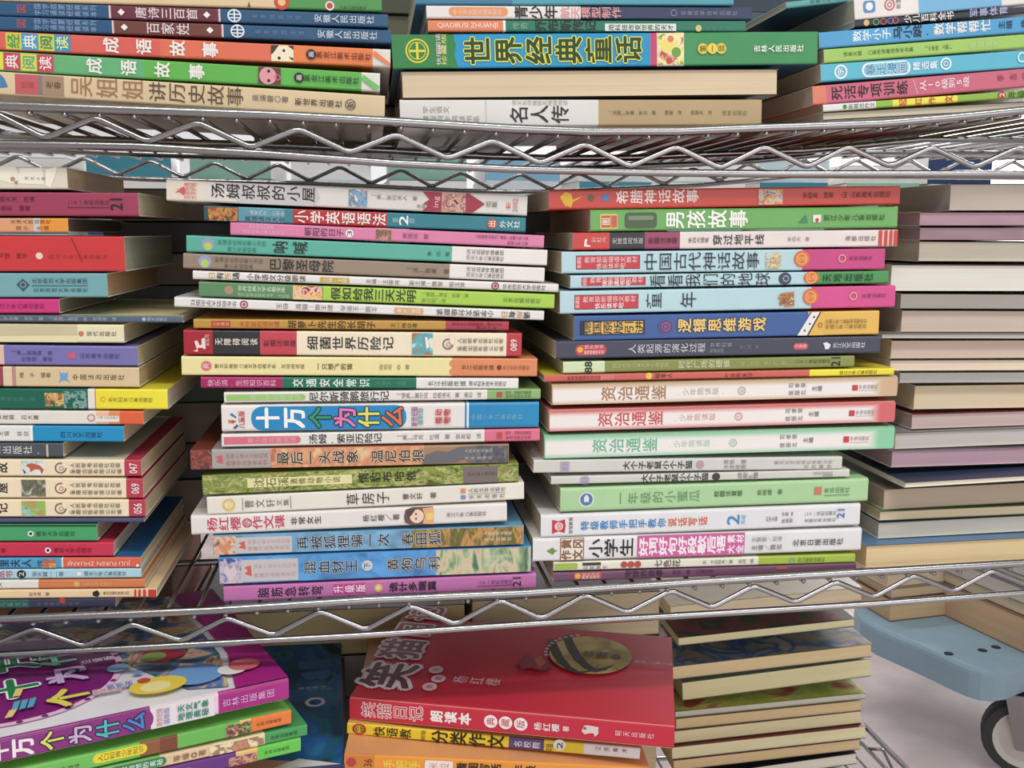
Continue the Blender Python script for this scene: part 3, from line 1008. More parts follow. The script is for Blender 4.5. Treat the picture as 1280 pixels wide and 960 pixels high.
book('A10', 'deep green book with a bright yellow end in the left stack', G, -200, 209.5, 484.3, 510.6, 486, 512.7, (240, 226, 52), [(110, (20, 104, 80)), (118.5, (232, 226, 216)), (120, (220, 140, 60)), (209.5, (242, 228, 46))],
     [('t', '（意）改编绘彩版二级', -30, 45, .5, 6, (70, 140, 120)), ('g', 56, 84, .2, .85, [(20, 104, 80), (190, 120, 70), (230, 190, 110), (30, 70, 66)], 260), ('g', 80, 109, .1, .95, [(20, 104, 80), (24, 90, 80), (140, 180, 170), (20, 100, 80)], 260), ('o', 129, .5, 3.5, 1, (226, 160, 50)), ('t', '北方妇女儿童出版社', 135, 191, .52, 7, (110, 90, 20))], page=(206, 196, 172))
book('A11', 'white book with a glowing orange end in the left stack', G, -200, 179, 511.4, 529.5, 513.3, 531.5, (232, 226, 212), [(120, (228, 224, 212)), (136, (236, 190, 150)), (150, (236, 140, 90)), (179, (232, 98, 52))],
     [('t', '译 朱莲娟 吕大庸', -20, 49, .5, 7, DARK), ('o', 114, .5, 5, 1.4, (206, 120, 110)), ('p', 119, 149, .35, .8, (236, 226, 214), 'lr', .0008), ('t', '上海人民出版社', 121, 148, .48, 4.5, GREY)], page=(196, 186, 160))
book('A12', 'white book with a long sky blue end in the left stack', G, -200, 154.5, 530.6, 551, 532, 553.4, (24, 150, 206), [(38, (228, 228, 222)), (41, (244, 244, 240)), (154.5, (24, 148, 206))],
     [('t', '主编 林欣', -4, 37, .5, 7, GREY), ('t', '四川文艺出版社', 75, 128, .55, 9, (24, 56, 90))], page=(204, 190, 160))
book('A13', 'dark slate book with white lettering, shortest in the lower left stack', G, -200, 79, 552.3, 571.5, 553.5, 571.5, (78, 84, 90), None,
     [('t', '唐山出版社·', -24, 54, .5, 12, (206, 206, 204), .01), ('p', 58, 60.5, .1, .98, (200, 190, 170))], page=(206, 186, 140), th=.0007)
CREAM = (242, 224, 186)
DEER = {'A14': [('y', [(34, .3), (40, .22), (50, .35), (55, .6), (52, .9), (50, .62), (44, .58), (38, .75), (37, .5), (33, .42)], (190, 96, 66), 'illustration'), ('y', [(28, .55), (33, .75), (30, .88)], (70, 110, 130), 'illustration')],
        'A16': [('y', [(44, .08), (57, .08), (57, .92), (52, .9), (48, .5)], (150, 190, 84), 'illustration'), ('c', 50, .78, 4, (190, 150, 96)), ('y', [(31, .4), (35, .5), (31, .55)], (90, 150, 170), 'illustration')]}
for key, x, a, bl_, c, d, num, left, pic, lab in (
        ('A14', 176.4, 573, 595, 574.2, 596, '047', '', [(235, 230, 215), (226, 224, 214), (170, 206, 206)], 'cream book with a red-brown deer picture, top of three cream ones, left stack'),
        ('A15', 178.7, 596.3, 622, 597.3, 623.8, '069', '屋', [(150, 150, 110), (90, 90, 80), (190, 190, 160)], 'cream book with a grey rocky picture, middle of three cream ones, left stack'),
        ('A16', 182, 623.6, 647, 624.3, 646.5, '056', '记', [(160, 205, 215), (150, 190, 90), (190, 150, 90)], 'cream book with a pale blue and green picture, bottom of three cream ones')):
    book(key, lab, G, -200, x, a, bl_, c, d, CREAM, [(x - 21, CREAM), (x, (196, 58, 80))],
         [('t', left or '故', -6, 11, .5, 15, BLACK, .02), ('g', 27, 57, .08, .92, pic, 170), *DEER.get(key, []), ('o', 76, .5, 7.5, 1.6, (120, 84, 90)), ('p', 78, 84, .1, .5, CREAM), ('o', 77, .52, 3, .8, (190, 110, 110)),
          ('t', '人民邮电出版社出版', 87, 151, .33, 7, (70, 60, 50)), ('t', '童趣出版有限公司编', 87, 153, .7, 7, (70, 60, 50)), ('t', num, x - 14.5, x - 4.5, .5, 14, (242, 226, 220), .015, 'V')], page=(206, 188, 150))
book('A16b', 'thin navy book directly under the cream book 056', G, -200, 180, 648, 654.3, 647, 653.5, (78, 80, 118), None, [], page=(176, 160, 120))
book('A17', 'green book with a small white emblem in the lower left stack', G, -200, 121.5, 655, 678, 655, 676.6, (66, 168, 104), None,
     [('p', -200, 121, 0, .14, (24, 84, 52)), ('c', 38.5, .55, 4, (226, 230, 220)), ('c', 38.5, .55, 2, BLACK), ('t', '南京大学出版社', 45, 94, .55, 8, (24, 84, 50))], page=(176, 160, 140))
book('A18', 'crimson book with a small white emblem in the lower left stack', G, -200, 142, 678.6, 697, 677.2, 696, (214, 46, 76), None,
     [('t', '编著', -6, 8, .55, 8, (120, 20, 40)), ('c', 60, .55, 4, (230, 220, 216)), ('c', 60, .55, 2, BLACK), ('t', '南京大学出版社', 67, 115, .55, 8, (120, 20, 42))], page=(196, 184, 166))
book('A19', 'blue and orange biography spine with inverted Latin letters, lower left stack', G, -200, 175.5, 697.8, 712, 696.4, 710.3, (228, 96, 72), [(77, (72, 160, 206)), (79, (230, 220, 200)), (175.5, (228, 98, 72))],
     [('t', '居里夫人', -16, 40, .5, 11, (24, 46, 70), .02), ('t', '传', 46, 54, .5, 10, (30, 60, 90)), ('g', 53, 70, .1, .95, [(226, 170, 110), (200, 110, 70), (90, 110, 130)], 300), ('t', 'JULI FUREN ZHUANJI', 85, 163, .5, 7.5, (244, 216, 200), .015, 'D'), ('c', 172, .75, 2, (230, 226, 216))], top=(36, 104, 160), page=(206, 186, 146))
book('A20', 'pale blue book with a black dot near the bottom of the left stack', G, -200, 176.5, 712.2, 726.8, 710.8, 722, (170, 212, 226), None,
     [('t', '丛书', -4, 17, .5, 11, (196, 80, 90), .02), ('c', 27, .5, 5.8, BLACK), ('t', '2', 24, 30, .5, 6, WHITE, .02, 'V'), ('t', '张天翼——著', 40, 80, .5, 8, (90, 120, 140)), ('c', 99, .5, 3, (236, 236, 230)), ('t', '湖北少年儿童出版社', 105, 158, .5, 7, (60, 84, 96))], page=(196, 176, 136))
book('A21', 'thin white and burnt orange book near the bottom of the left stack', G, -200, 181, 727.2, 737.8, 722.6, 735.6, (218, 122, 70), [(48, (230, 226, 216)), (181, (220, 124, 72))],
     [('t', '文', -4, 3, .5, 8, DARK), ('c', 96, .5, 4, (226, 170, 90)), ('t', '人民文学出版社', 102, 140, .5, 5, (240, 180, 140))], page=(206, 186, 146))
book('A22', 'beige book with red stripes at its right end, near the bottom of the left stack', G, -200, 196, 738.2, 751.5, 736, 746.6, (238, 206, 158), None,
     [('t', '赵冰波 著', 36, 62, .5, 6, (110, 84, 60)), ('y', [(116, .3), (122, .1), (125, .5), (122, .9), (116, .7)], BLACK, 'emblem'), ('t', '晨光出版社有限公司', 129, 162, .45, 5, (70, 56, 46)), ('p', 168, 170.5, .02, .98, (206, 56, 54)), ('p', 173, 176, .02, .98, (206, 56, 54)), ('p', 179, 182.5, .02, .98, (206, 56, 54)), ('p', 185.5, 196, .02, .98, (206, 56, 54))], page=(206, 190, 156))
book('A23', 'navy book lying lowest on the shelf wires in the left stack', G, -200, 144.5, 752, 766, 747.2, 759, (52, 58, 82), [(36, (44, 92, 84)), (144.5, (54, 58, 84))],
     [('t', '世界儿童文学', -20, 36, .5, 6, (120, 160, 150)), ('t', '外语教学与研究', 46, 100, .5, 5, (110, 110, 130)), ('c', 78, .15, 4, (190, 60, 50))], page=(190, 180, 156))

# ================================================================== middle shelf, centre stack
G = 'books in the centre stack of the middle shelf'
CR = (214, 92, 86)
book('C0', 'pale grey book with a maroon arrow picture on top of the centre stack', G, 208, 659, 224, 250.6, 244, 270.7, (218, 213, 206), [(256, (226, 214, 196)), (659, (218, 213, 206))],
     [('y', [(273, .02), (320, .02), (395, .02), (400, .6), (392, .98), (300, .98)], (198, 194, 192)), ('y', [(225, .5), (219, .35), (223, .48), (219, .62), (224, .58), (230, .72), (232, .5), (230, .3), (224, .42)], CR, 'emblem'),
      ('t', '百部经典', 230, 238, .5, 20, CR, .02, 'V'), ('t', '大字护眼', 238, 246, .5, 20, CR, .02, 'V'),
      ('t', '汤姆叔叔的小屋', 263, 395, .42, 19, BLACK, .012), ('g', 436, 459, .08, .9, [(50, 70, 100), (130, 180, 215), (110, 130, 150), (226, 220, 210)], 200),
      ('t', '［美］斯托夫人 著', 464, 522, .38, 7, (130, 124, 120)), ('t', '吴敏', 521, 532, .75, 6, (130, 124, 120)),
      ('y', [(528, .02), (586, .02), (606, .5), (590, .98), (528, .98), (535, .7), (529, .62), (537, .4)], (166, 50, 72)), ('y', [(552, .02), (582, .02), (579, .98), (552, .98)], (206, 150, 130), 'illustration'), ('g', 553, 582, .1, .95, [(60, 50, 80), (226, 180, 150), (150, 80, 90), (226, 210, 190)], 220), ('t', 'ing', 542, 550, .5, 14, (226, 180, 180), .01, 'V'),
      ('t', '出版', 606, 622, .5, 8, GREY), ('t', '2002', 641, 647, .5, 17, CR, 0, 'V'), ('t', 'E', 633, 638, .5, 8, CR, 0, 'V')], y0=.006)
book('C1', 'dark teal language book with a red title block, second in the centre stack', G, 255, 657, 257.5, 275, 270.6, 291.8, (40, 124, 140), [(298, (52, 84, 92)), (355, (92, 150, 168)), (366, (60, 130, 150)), (484, (188, 42, 48)), (657, (38, 126, 142))],
     [('g', 260, 297, .1, .98, [(70, 60, 40), (206, 150, 70), (180, 90, 50), (60, 80, 80)], 240), ('t', '课堂内外·小学生', 312, 356, .35, 7, (190, 215, 220)), ('t', '英语语法大全', 306, 356, .75, 7, (30, 60, 76)), ('t', '小学英语语法', 367, 484, .5, 16, (238, 226, 220), .02),
      ('t', '第', 490, 499, .5, 7, (150, 200, 206)), ('t', '2', 499, 510, .5, 12, (236, 240, 238), .02, 'V'), ('t', '版', 510, 519, .5, 7, (150, 200, 206)), ('c', 615, .5, 6.5, (206, 76, 66)), ('t', '出', 610, 620, .5, 9, WHITE), ('t', '外文社', 624, 650, .5, 10, (226, 236, 234), .01)])
book('C2', 'thin bubblegum pink book third from the top of the centre stack', G, 288, 680, 277, 293.3, 292.7, 310.8, (222, 124, 166), None,
     [('t', '快乐成长的故事', 311, 342, .28, 6, (240, 180, 206)), ('t', '成长阅读儿童心灵日记', 303, 355, .7, 6, (240, 180, 206)), ('t', '朝阳的日子', 380, 430, .5, 11, (96, 60, 90), .01), ('c', 437, .5, 5, WHITE), ('t', '3', 434, 440, .5, 6, (60, 50, 60), .02, 'V'), ('g', 470, 489, .1, .95, [(222, 124, 166), (110, 90, 60), (150, 130, 60), (222, 124, 166)], 280),
      ('t', '黄蓓佳·著', 503, 536, .5, 8, (150, 76, 120)), ('t', '人民教育出版社（集团）安徽少年儿童', 594, 660, .3, 5, (140, 50, 90)), ('t', '安徽少年儿童', 634, 660, .72, 5, (140, 50, 90))])
for key, xs, ys, c, tt, x0, x1, au, lab in (('C3', (233, 684, 565), (294, 314.6, 311.7, 332.8), (84, 178, 156), '呐喊', 338, 388, '鲁 迅 著', 'teal green book with a white right end in the centre stack'),
                                    ('C4', (229, 680.6, 562), (316.6, 335, 333.8, 353.7), (152, 132, 112), '巴黎圣母院', 336, 418, '［法］雨果 著', 'brown book with a white right end in the centre stack')):
    book(key, lab, G, xs[0], xs[1], *ys, c, [(xs[2], c), (xs[1], (230, 226, 218))],
         [('c', xs[0] + 27, .5, 8, (150, 156, 196)), ('c', xs[0] + 27, .62, 5, (176, 206, 90)), ('p', xs[0] + 22, xs[0] + 32, .5, .7, (176, 206, 90)), ('t', '新课标必读名著小书坊', xs[0] + 39, xs[0] + 100, .34, 7, tuple(int(v * .7) for v in c)), ('t', '青少年版经典', xs[0] + 51, xs[0] + 88, .74, 7, tuple(int(v * .7) for v in c)),
          ('t', tt, x0, x1, .5, 16, (44, 44, 42), .012), ('t', au, 508 if key == 'C4' else 534, 562, .52, 7, tuple(int(v * .6) for v in c)), ('t', '河北出版传媒集团', 583, 630, .3, 7, (84, 80, 76)), ('t', '河北少年儿童出版社', 583, 630, .68, 7, (84, 80, 76))])
book('C5', 'thin white reader with a small gold panel, under the brown book of the centre stack', G, 241, 698, 337.6, 349.3, 354.6, 366, (228, 224, 218), None,
     [('t', '日有所诵', 260, 300, .5, 10, [(206, 176, 90), (60, 56, 56), (206, 160, 80), (60, 56, 56)], .02), ('t', '小学语文分级朗读', 308, 383, .5, 9, (90, 84, 82)), ('p', 400, 437, .2, .85, (196, 166, 70), 'lr', .0008), ('t', '三级·上册', 404, 434, .5, 6, WHITE), ('t', '主编｜王荣舟', 457, 500, .5, 7, (110, 106, 104)), ('t', '副主编｜魏智 柏玉萍', 511, 582, .5, 7, (110, 106, 104)), ('o', 619, .5, 5, 1.6, (120, 60, 70)), ('c', 619, .5, 2, (206, 60, 60)), ('t', '华东师范大学出版社', 628, 682, .5, 8, (84, 80, 80))], r=.002)
book('C6', 'green and lime book with a small flower picture in the centre stack', G, 248.5, 693, 351.6, 370.8, 367.5, 386.4, (166, 208, 66), [(366, (92, 142, 92)), (404, (120, 170, 90)), (693, (166, 210, 66))],
     [('c', 286, .5, 5.5, (176, 140, 110)), ('t', '世界经典文学名著宝库', 297, 357, .35, 8, (214, 230, 206)), ('t', '语文新课标推荐丛书·注音版', 297, 362, .78, 5, (180, 206, 170)), ('g', 366, 403, .04, .96, [(140, 40, 90), (236, 190, 190), (240, 200, 80), (190, 60, 110)], 260), ('t', '假如给我三天光明', 413, 521, .47, 17, (40, 50, 30), .015), ('t', '［美国］海伦·凯勒／著', 527, 586, .3, 6, (110, 150, 50)), ('t', '李汉昭／译', 527, 558, .72, 6, (110, 150, 50)), ('t', '北京日报出版社', 628, 676, .5, 7, (84, 116, 40))])
book('C7', 'thin white upside-down reader with a small orange panel in the centre stack', G, 218, 680, 371.2, 383.4, 388, 401.2, (228, 226, 222), None,
     [('t', '华东师范大学出版社', 238, 296, .5, 9, (90, 86, 88), .01, 'i'), ('o', 305, .5, 5, 1.6, (150, 60, 70)), ('c', 305, .5, 2, (206, 60, 60)), ('t', '主编｜王荣舟 副主编｜魏智 柏玉', 345, 472, .5, 8, (130, 124, 124), 0, 'i'), ('p', 493, 529, .2, .85, (220, 166, 110), 'lr', .001), ('t', '四级·下册', 496, 526, .5, 6, WHITE, .01, 'i'), ('t', '小学语文分级朗读', 545, 618, .5, 9, (84, 80, 84), .01, 'i'), ('t', '日有所诵', 626, 663, .5, 10, [(206, 150, 90), (60, 56, 56), (206, 150, 90), (60, 56, 56)], .02, 'i')])
book('C8', 'thin mustard book with a red right end in the centre stack', G, 242, 636, 398, 411.2, 402, 413.2, (196, 146, 56), [(557, (196, 146, 56)), (636, (178, 54, 70))],
     [('p', 264, 288, .15, .85, (190, 70, 50)), ('t', '小学课本', 265, 287, .5, 5, (226, 190, 140)), ('t', '大作家的语文课', 299, 350, .5, 9, (196, 76, 44)), ('t', '胡萝卜先生的长胡子', 359, 470, .5, 11, (66, 48, 24), .012), ('t', '王一梅◎著', 488, 522, .5, 7, (96, 70, 30)), ('t', '湖北长江出版集团·湖北少年', 565, 628, .3, 5, (120, 24, 40)), ('t', '湖北少年', 595, 622, .7, 5, (120, 24, 40))])
book('C9', 'thick cream book with red and black blocks numbered 089 in the centre stack', G, 229.6, 652, 412.2, 443.5, 416.2, 446.4, CREAM, [(266, (178, 34, 50)), (325, (46, 46, 48)), (371, (204, 64, 80)), (633, (238, 224, 192)), (652, (196, 50, 64))],
     [('y', [(241, .85), (246, .8), (243, .45), (247, .42), (249, .6), (252, .6), (252, .35), (256, .3), (257, .75), (254, .78), (254, .72), (247, .72), (247, .88)], (236, 216, 212), 'emblem'), ('t', '彩虹鸟', 256, 262, .4, 14, (230, 200, 196), 0, 'V'), ('t', '无障碍阅读', 268, 323, .46, 9, (226, 220, 210), .01), ('t', '彩图注音版', 329, 370, .5, 9, (110, 26, 40), .01),
      ('t', '细菌世界历险记', 383, 493, .48, 18, BLACK, .014), ('g', 515, 541, .03, .95, [(180, 120, 60), (84, 170, 180), (96, 180, 186), (230, 226, 210)], 120), ('y', [(531, .2), (534, .2), (537, .6), (533, .7)], WHITE, 'illustration'), ('o', 560, .48, 7, 1.6, (130, 96, 100)), ('p', 562, 568, .12, .5, (238, 224, 192)), ('o', 561, .5, 3, .8, (170, 110, 110)),
      ('t', '人民邮电出版社出版', 571, 629, .33, 7, (84, 74, 66)), ('t', '童趣出版有限公司编', 571, 630, .66, 7, (84, 74, 66)), ('t', '089', 638, 646, .5, 15, (246, 230, 222), .01, 'V')])
book('C10', 'pale yellow book with a scalloped orange right end in the centre stack', G, 227, 671.5, 445.3, 469, 447.5, 471.5, (236, 224, 156), [(565, (236, 224, 156)), (671.5, (228, 136, 84))],
     [('c', 566, .3, 4.5, (228, 136, 84)), ('c', 566, .75, 4.5, (228, 136, 84)), ('c', 258, .5, 6.2, (220, 110, 124)), ('y', [(262, .32), (265, .5), (262, .68)], (220, 110, 124), 'emblem'), ('t', '典', 253, 262, .5, 7, (246, 220, 210)), ('t', '曹文轩推荐儿童文学经典书系·互动阅读版', 268, 381, .5, 6.5, (96, 84, 50)), ('t', '一只想飞的猫', 394, 441, .5, 8.5, (84, 74, 46)), ('t', '陈伯吹 ◎ 著', 474, 512, .5, 8, (130, 116, 66)), ('t', '长江出版传媒', 576, 618, .5, 7, (90, 50, 30)), ('c', 624, .5, 3, (110, 50, 30)), ('t', '长江文艺出版社', 628, 662, .5, 6, (130, 70, 40))])
book('C11', 'thin magenta, green and white safety book in the centre stack', G, 251, 648, 470.2, 486, 473, 486.3, (228, 226, 222), [(353, (176, 32, 96)), (520.5, (16, 116, 84)), (648, (230, 228, 224))],
     [('t', '快乐派·生活知识百科', 259, 346, .52, 9, (226, 170, 200), .01), ('t', '交通安全常识', 364, 464, .5, 11, (226, 236, 228), .02), ('t', '方晓东 主编', 470, 508, .5, 6, (80, 156, 130)), ('t', '长江出版传媒', 534, 583, .5, 7, (60, 56, 60)), ('t', '湖北科学技术出版社', 586, 633, .5, 7, (60, 56, 60), .02)])
for key, xs, ys, c, cp, tt, x1t, au, lab in (
        ('C12', (280, 675.7, 382, 609), (487.6, 503.8, 483, 499.6), (134, 180, 106), (152, 200, 104), '尼尔斯骑鹅旅行记', 487, '［瑞典］塞尔玛·拉格洛夫 著 高石 译', 'white book with a lime pill and green right end above the blue science book'),
        ('C14', (277, 674.7, 376, 605.5), (542, 560, 536, 551), (226, 108, 136), (222, 110, 128), '汤姆·索亚历险记', 478, '［美］马克·吐温 著 张友松 译', 'white book with a pink pill and pink right end under the blue science book')):
    book(key, lab, G, xs[0], xs[1], *ys, (226, 224, 218), [(xs[3], (228, 225, 218)), (xs[1], c)],
         [('p', xs[0] + 3, xs[2], .22, .8, cp, 'r'), ('t', '青少年名著阅读', xs[0] + 32, xs[2] - 5, .5, 9, tuple(min(255, int(v * .6 + 90)) for v in cp), .01), ('t', tt, 386, x1t, .5, 13.5, (56, 52, 50), .014), ('t', au, 496, 602, .5, 8, (120, 116, 112)), ('p', 621, 628, .25, .75, (196, 70, 66)), ('t', '明天·海豚传媒集团', 632, 664, .3, 5, tuple(int(v * .6) for v in c)), ('t', '青岛出版社出版', 632, 664, .68, 5, tuple(int(v * .6) for v in c))])
book('C13', 'thick white and bright blue science book with colourful outlined title characters', G, 277, 673.6, 506, 540.4, 502, 534.8, (228, 224, 218), [(581, (230, 226, 220)), (583.5, (20, 140, 200)), (586, (236, 236, 232)), (673.6, (20, 140, 200))],
     [('p', 314, 508, .06, .97, (22, 140, 204), 'lr', .007), ('y', [(287, .35), (290, .3), (296, .45), (295, .5)], (70, 110, 170), 'emblem'), ('y', [(285, .55), (295, .58), (295, .64), (286, .68)], (206, 130, 60), 'emblem'), ('y', [(291, .85), (296, .72), (298, .78), (294, .9)], (90, 80, 130), 'emblem'), ('c', 291, .62, 2, (206, 66, 60)),
      ('t', '儿童版', 298, 306, .55, 22, (196, 66, 90), .02, 'V'),
      ('t', '十', 319, 351, .5, 27, (246, 244, 238), .05), ('t', '万', 352, 383, .5, 27, (246, 244, 238), .05),
      ('t', '个', 385, 416, .5, 27, (40, 150, 110), .03, 'r', ((30, 40, 50), .09)), ('t', '为', 416, 447, .5, 27, (232, 120, 180), .03, 'r', ((50, 30, 60), .09)), ('t', '什', 446, 476, .5, 27, (226, 224, 90), .03, 'r', ((40, 50, 50), .09)), ('t', '么', 475, 506, .5, 27, (226, 110, 70), .03, 'r', ((40, 40, 50), .09)),
      ('t', '新世纪版', 514, 522, .5, 25, (150, 90, 150), .02, 'V', ((220, 200, 220), .08)), ('t', '最新版', 522, 529, .5, 22, (70, 140, 130), .02, 'V', ((200, 220, 215), .08)),
      ('t', '动物', 543, 564, .36, 9, (206, 50, 60), .03), ('t', '植物', 543, 564, .66, 9, (206, 50, 60), .03), ('t', '中国少年儿童出版社', 588, 653, .55, 8, (120, 186, 216), .0)], r=.002)
book('C15', 'rusty orange picture book with an elephant at its right end in the centre stack', G, 238, 636, 562, 588, 555, 579, (216, 146, 106), [(265, (130, 60, 50)), (338, (170, 164, 160)), (530, (218, 146, 108)), (636, (170, 130, 96))],
     [('g', 239, 265, .02, .98, [(60, 40, 44), (170, 84, 60), (110, 50, 50), (150, 120, 120)], 160), ('g', 339, 527, .02, .98, [(196, 110, 80), (226, 170, 120), (216, 130, 96), (230, 190, 140)], 70), ('t', '动物小说大王沈石溪', 282, 335, .35, 7, (190, 120, 110)), ('t', '典藏作品拼读系列', 282, 335, .7, 7, (190, 120, 110)), ('y', [(270, .35), (274, .48), (270, .6), (279, .7), (278, .3)], CR, 'emblem'),
      ('t', '最后一头战象', 345, 449, .5, 18, BLACK, .015, 'r', ((226, 200, 170), .06)), ('t', '温尼伯狼', 463, 531, .5, 18, BLACK, .015, 'r', ((226, 200, 170), .06)),
      ('y', [(528, .95), (532, .5), (545, .3), (560, .35), (575, .1), (600, .02), (625, .1), (635, .4), (635, .95), (590, .95), (580, .75), (565, .9)], (104, 104, 112), 'illustration'), ('g', 595, 635, .05, .95, [(104, 104, 112), (84, 84, 92), (120, 118, 120)], 200), ('t', '人民文学出版社', 580, 616, .3, 5, (190, 186, 186)), ('t', '天天出版社', 580, 616, .68, 5, (190, 186, 186))])
book('C16', 'leaf-patterned olive green book with a pale yellow label in the centre stack', G, 253, 648, 589.6, 620.3, 576, 601, (130, 146, 66), None,
     [('g', 254, 647, .02, .98, [(84, 96, 40), (150, 166, 70), (110, 130, 56), (190, 190, 110), (120, 120, 80)], 110, (1, 1, 2.2)), ('p', 309, 440, .24, .72, (226, 222, 152)), ('t', '沈石溪', 316, 362, .48, 12, (96, 100, 56)), ('t', '激情动物小说', 362, 426, .48, 8, (96, 100, 56)), ('t', '情豹布哈依', 447, 521, .45, 14, (40, 46, 20), .02), ('p', 579, 622, .1, .98, (120, 108, 104)), ('t', '湖北少年儿童出版社', 584, 622, .5, 6, (60, 56, 50)), ('t', '作家', 622, 636, .4, 8, (196, 140, 110))])
book('C17', 'cream white book with a yellow ring emblem in the centre stack', G, 259, 655, 621.4, 643.5, 602, 625, (230, 226, 212), None,
     [('o', 286, .5, 8, 3, (228, 190, 90)), ('c', 288, .5, 3.5, (236, 214, 150)), ('p', 303, 303.8, .15, .85, GREY), ('p', 363, 363.8, .15, .85, GREY), ('t', '曹文轩', 305, 345, .5, 11, (110, 104, 96), 0), ('t', '文集', 345, 362, .5, 9, (110, 104, 96), 0), ('t', '草房子', 432, 488, .5, 16, (52, 48, 46), .004), ('t', '曹文轩 著', 503, 546, .5, 9, (100, 96, 90)), ('p', 576, 582, .2, .45, (226, 140, 90)), ('p', 576, 582, .58, .8, (110, 150, 190)), ('t', '人民文学出版社', 585, 632, .32, 6, (100, 96, 90)), ('p', 585, 632, .5, .53, (150, 146, 140)), ('t', '天天出版社', 585, 632, .7, 6, (100, 96, 90))])
book('C18', 'white book with crimson title and a small girl drawing in the centre stack', G, 239, 633.6, 644.6, 669.4, 627.6, 652.8, (228, 224, 218), None,
     [('t', '杨红樱', 258, 302, .48, 18, (210, 62, 100), .02), ('o', 309, .48, 6, 1.5, (210, 62, 100)), ('t', '的', 304, 314, .48, 8, (210, 62, 100)), ('t', '作文课', 315, 357, .48, 18, (210, 62, 100), .02), ('t', '非常女生', 363, 402, .48, 11, (50, 48, 48), .01), ('t', '杨红樱／著', 453, 500, .5, 9, (96, 92, 90)),
      ('y', [(505, .5), (507, .15), (516, .02), (541, .02), (541, .96), (514, .96), (506, .8)], (110, 80, 76), 'illustration'), ('c', 521, .5, 9, (238, 204, 180)), ('y', [(528, .1), (542, .05), (542, .95), (528, .9), (531, .5)], (230, 170, 120), 'illustration'), ('p', 533, 541, .35, .7, (236, 206, 110)), ('y', [(508, .2), (520, .1), (516, .35), (510, .6)], (90, 66, 64), 'illustration'), ('c', 520, .38, 1.2, (60, 40, 40)), ('c', 520, .62, 1.2, (60, 40, 40)),
      ('t', '浙江少年儿童出版社', 558, 608, .5, 7, (84, 80, 78))], r=.002)
for key, xs, ys, c, ttl, x0, x1, t2, x2, x3, pic1, pic2, lab in (
        ('C19', (266, 654.6), (669.8, 694.4, 656.4, 681.2), (112, 170, 208), '再被狐狸骗一次', 370, 488, '春田狐', 501, 552, [(206, 116, 70), (232, 200, 170), (120, 60, 40)], [(150, 130, 70), (96, 100, 50), (206, 150, 80), (120, 110, 60)], 'sky blue picture book with a fox and ochre woodland right end'),
        ('C20', (273.7, 664), (695.6, 732, 683, 714), (80, 150, 214), '混血豺王', 379, 448, '黄狗乌利', 483, 551, [(60, 90, 170), (206, 190, 196), (90, 120, 190)], [(84, 116, 90), (150, 176, 130), (206, 200, 160), (214, 176, 146), (130, 160, 110)], 'thick bright blue picture book with a pastel right end, second lowest in centre stack')):
    X0 = xs[0]
    book(key, lab, G, xs[0], xs[1], *ys, c, None,
         [('g', X0 + 2, xs[1] - 1, .02, .98, [tuple(int(v * .82) for v in c), c, tuple(min(255, int(v * 1.12)) for v in c)], 60), ('g', X0 + 1, X0 + 29, .05, .98, pic1, 150), ('y', [(X0 + 6, .55), (X0 + 10, .3), (X0 + 14, .5), (X0 + 19, .28), (X0 + 23, .55), (X0 + 15, .95)], (214, 140, 100) if key == 'C19' else (214, 196, 200), 'illustration'),
          ('p', X0 + 28, X0 + 99, .12, .94, (196, 192, 192)), ('y', [(X0 + 32, .4), (X0 + 36, .52), (X0 + 32, .64), (X0 + 41, .74), (X0 + 40, .32)], CR, 'emblem'), ('t', '动物小说大王沈石溪', X0 + 43, X0 + 97, .38, 6, (206, 150, 156)), ('t', '典藏作品拼读系列', X0 + 43, X0 + 97, .7, 6, (206, 150, 156)),
          ('g', 515 if key == 'C19' else 545, xs[1] - 1, .02, .98, pic2, 80, (1.6, 1, .6)),
          ('t', ttl, x0, x1, .5, 18, (34, 36, 44), .014, 'r', ((186, 206, 220), .06)), ('t', t2, x2, x3, .5, 18, (34, 34, 40), .014, 'r', ((206, 206, 200), .06)),
          ('t', '人民文学出版社', 604, 640, .34, 5, (226, 222, 210)), ('t', '天天出版社', 604, 640, .66, 5, (226, 222, 210))] + ([('c', 459, .5, 7, (196, 206, 214)), ('t', '下', 454, 464, .5, 9, BLACK)] if key == 'C20' else []))
book('C21', 'orchid pink book lying lowest on the shelf wires in the centre stack', G, 279.7, 670, 734, 752, 715.5, 736.5, (200, 112, 176), None,
     [('t', '脑筋急转弯', 321, 405, .5, 13, (40, 30, 40), .02), ('p', 417, 428, .15, .8, (206, 60, 140)), ('p', 430, 442, .15, .8, (206, 60, 140)), ('p', 444, 457, .15, .8, (206, 60, 140)), ('t', '升级版', 416, 458, .48, 10, (246, 226, 240), .02), ('c', 473, .5, 5.5, (220, 180, 90)), ('c', 473, .5, 3, (240, 216, 170)), ('t', '诡计多端篇', 486, 546, .5, 13, (40, 30, 40), .03), ('t', '二十一世纪出版社', 597, 641, .45, 6, (96, 40, 84)), ('p', 597, 641, .66, .7, (96, 40, 84)), ('t', '21', 641, 651, .5, 12, (40, 26, 40), .01, 'V')])

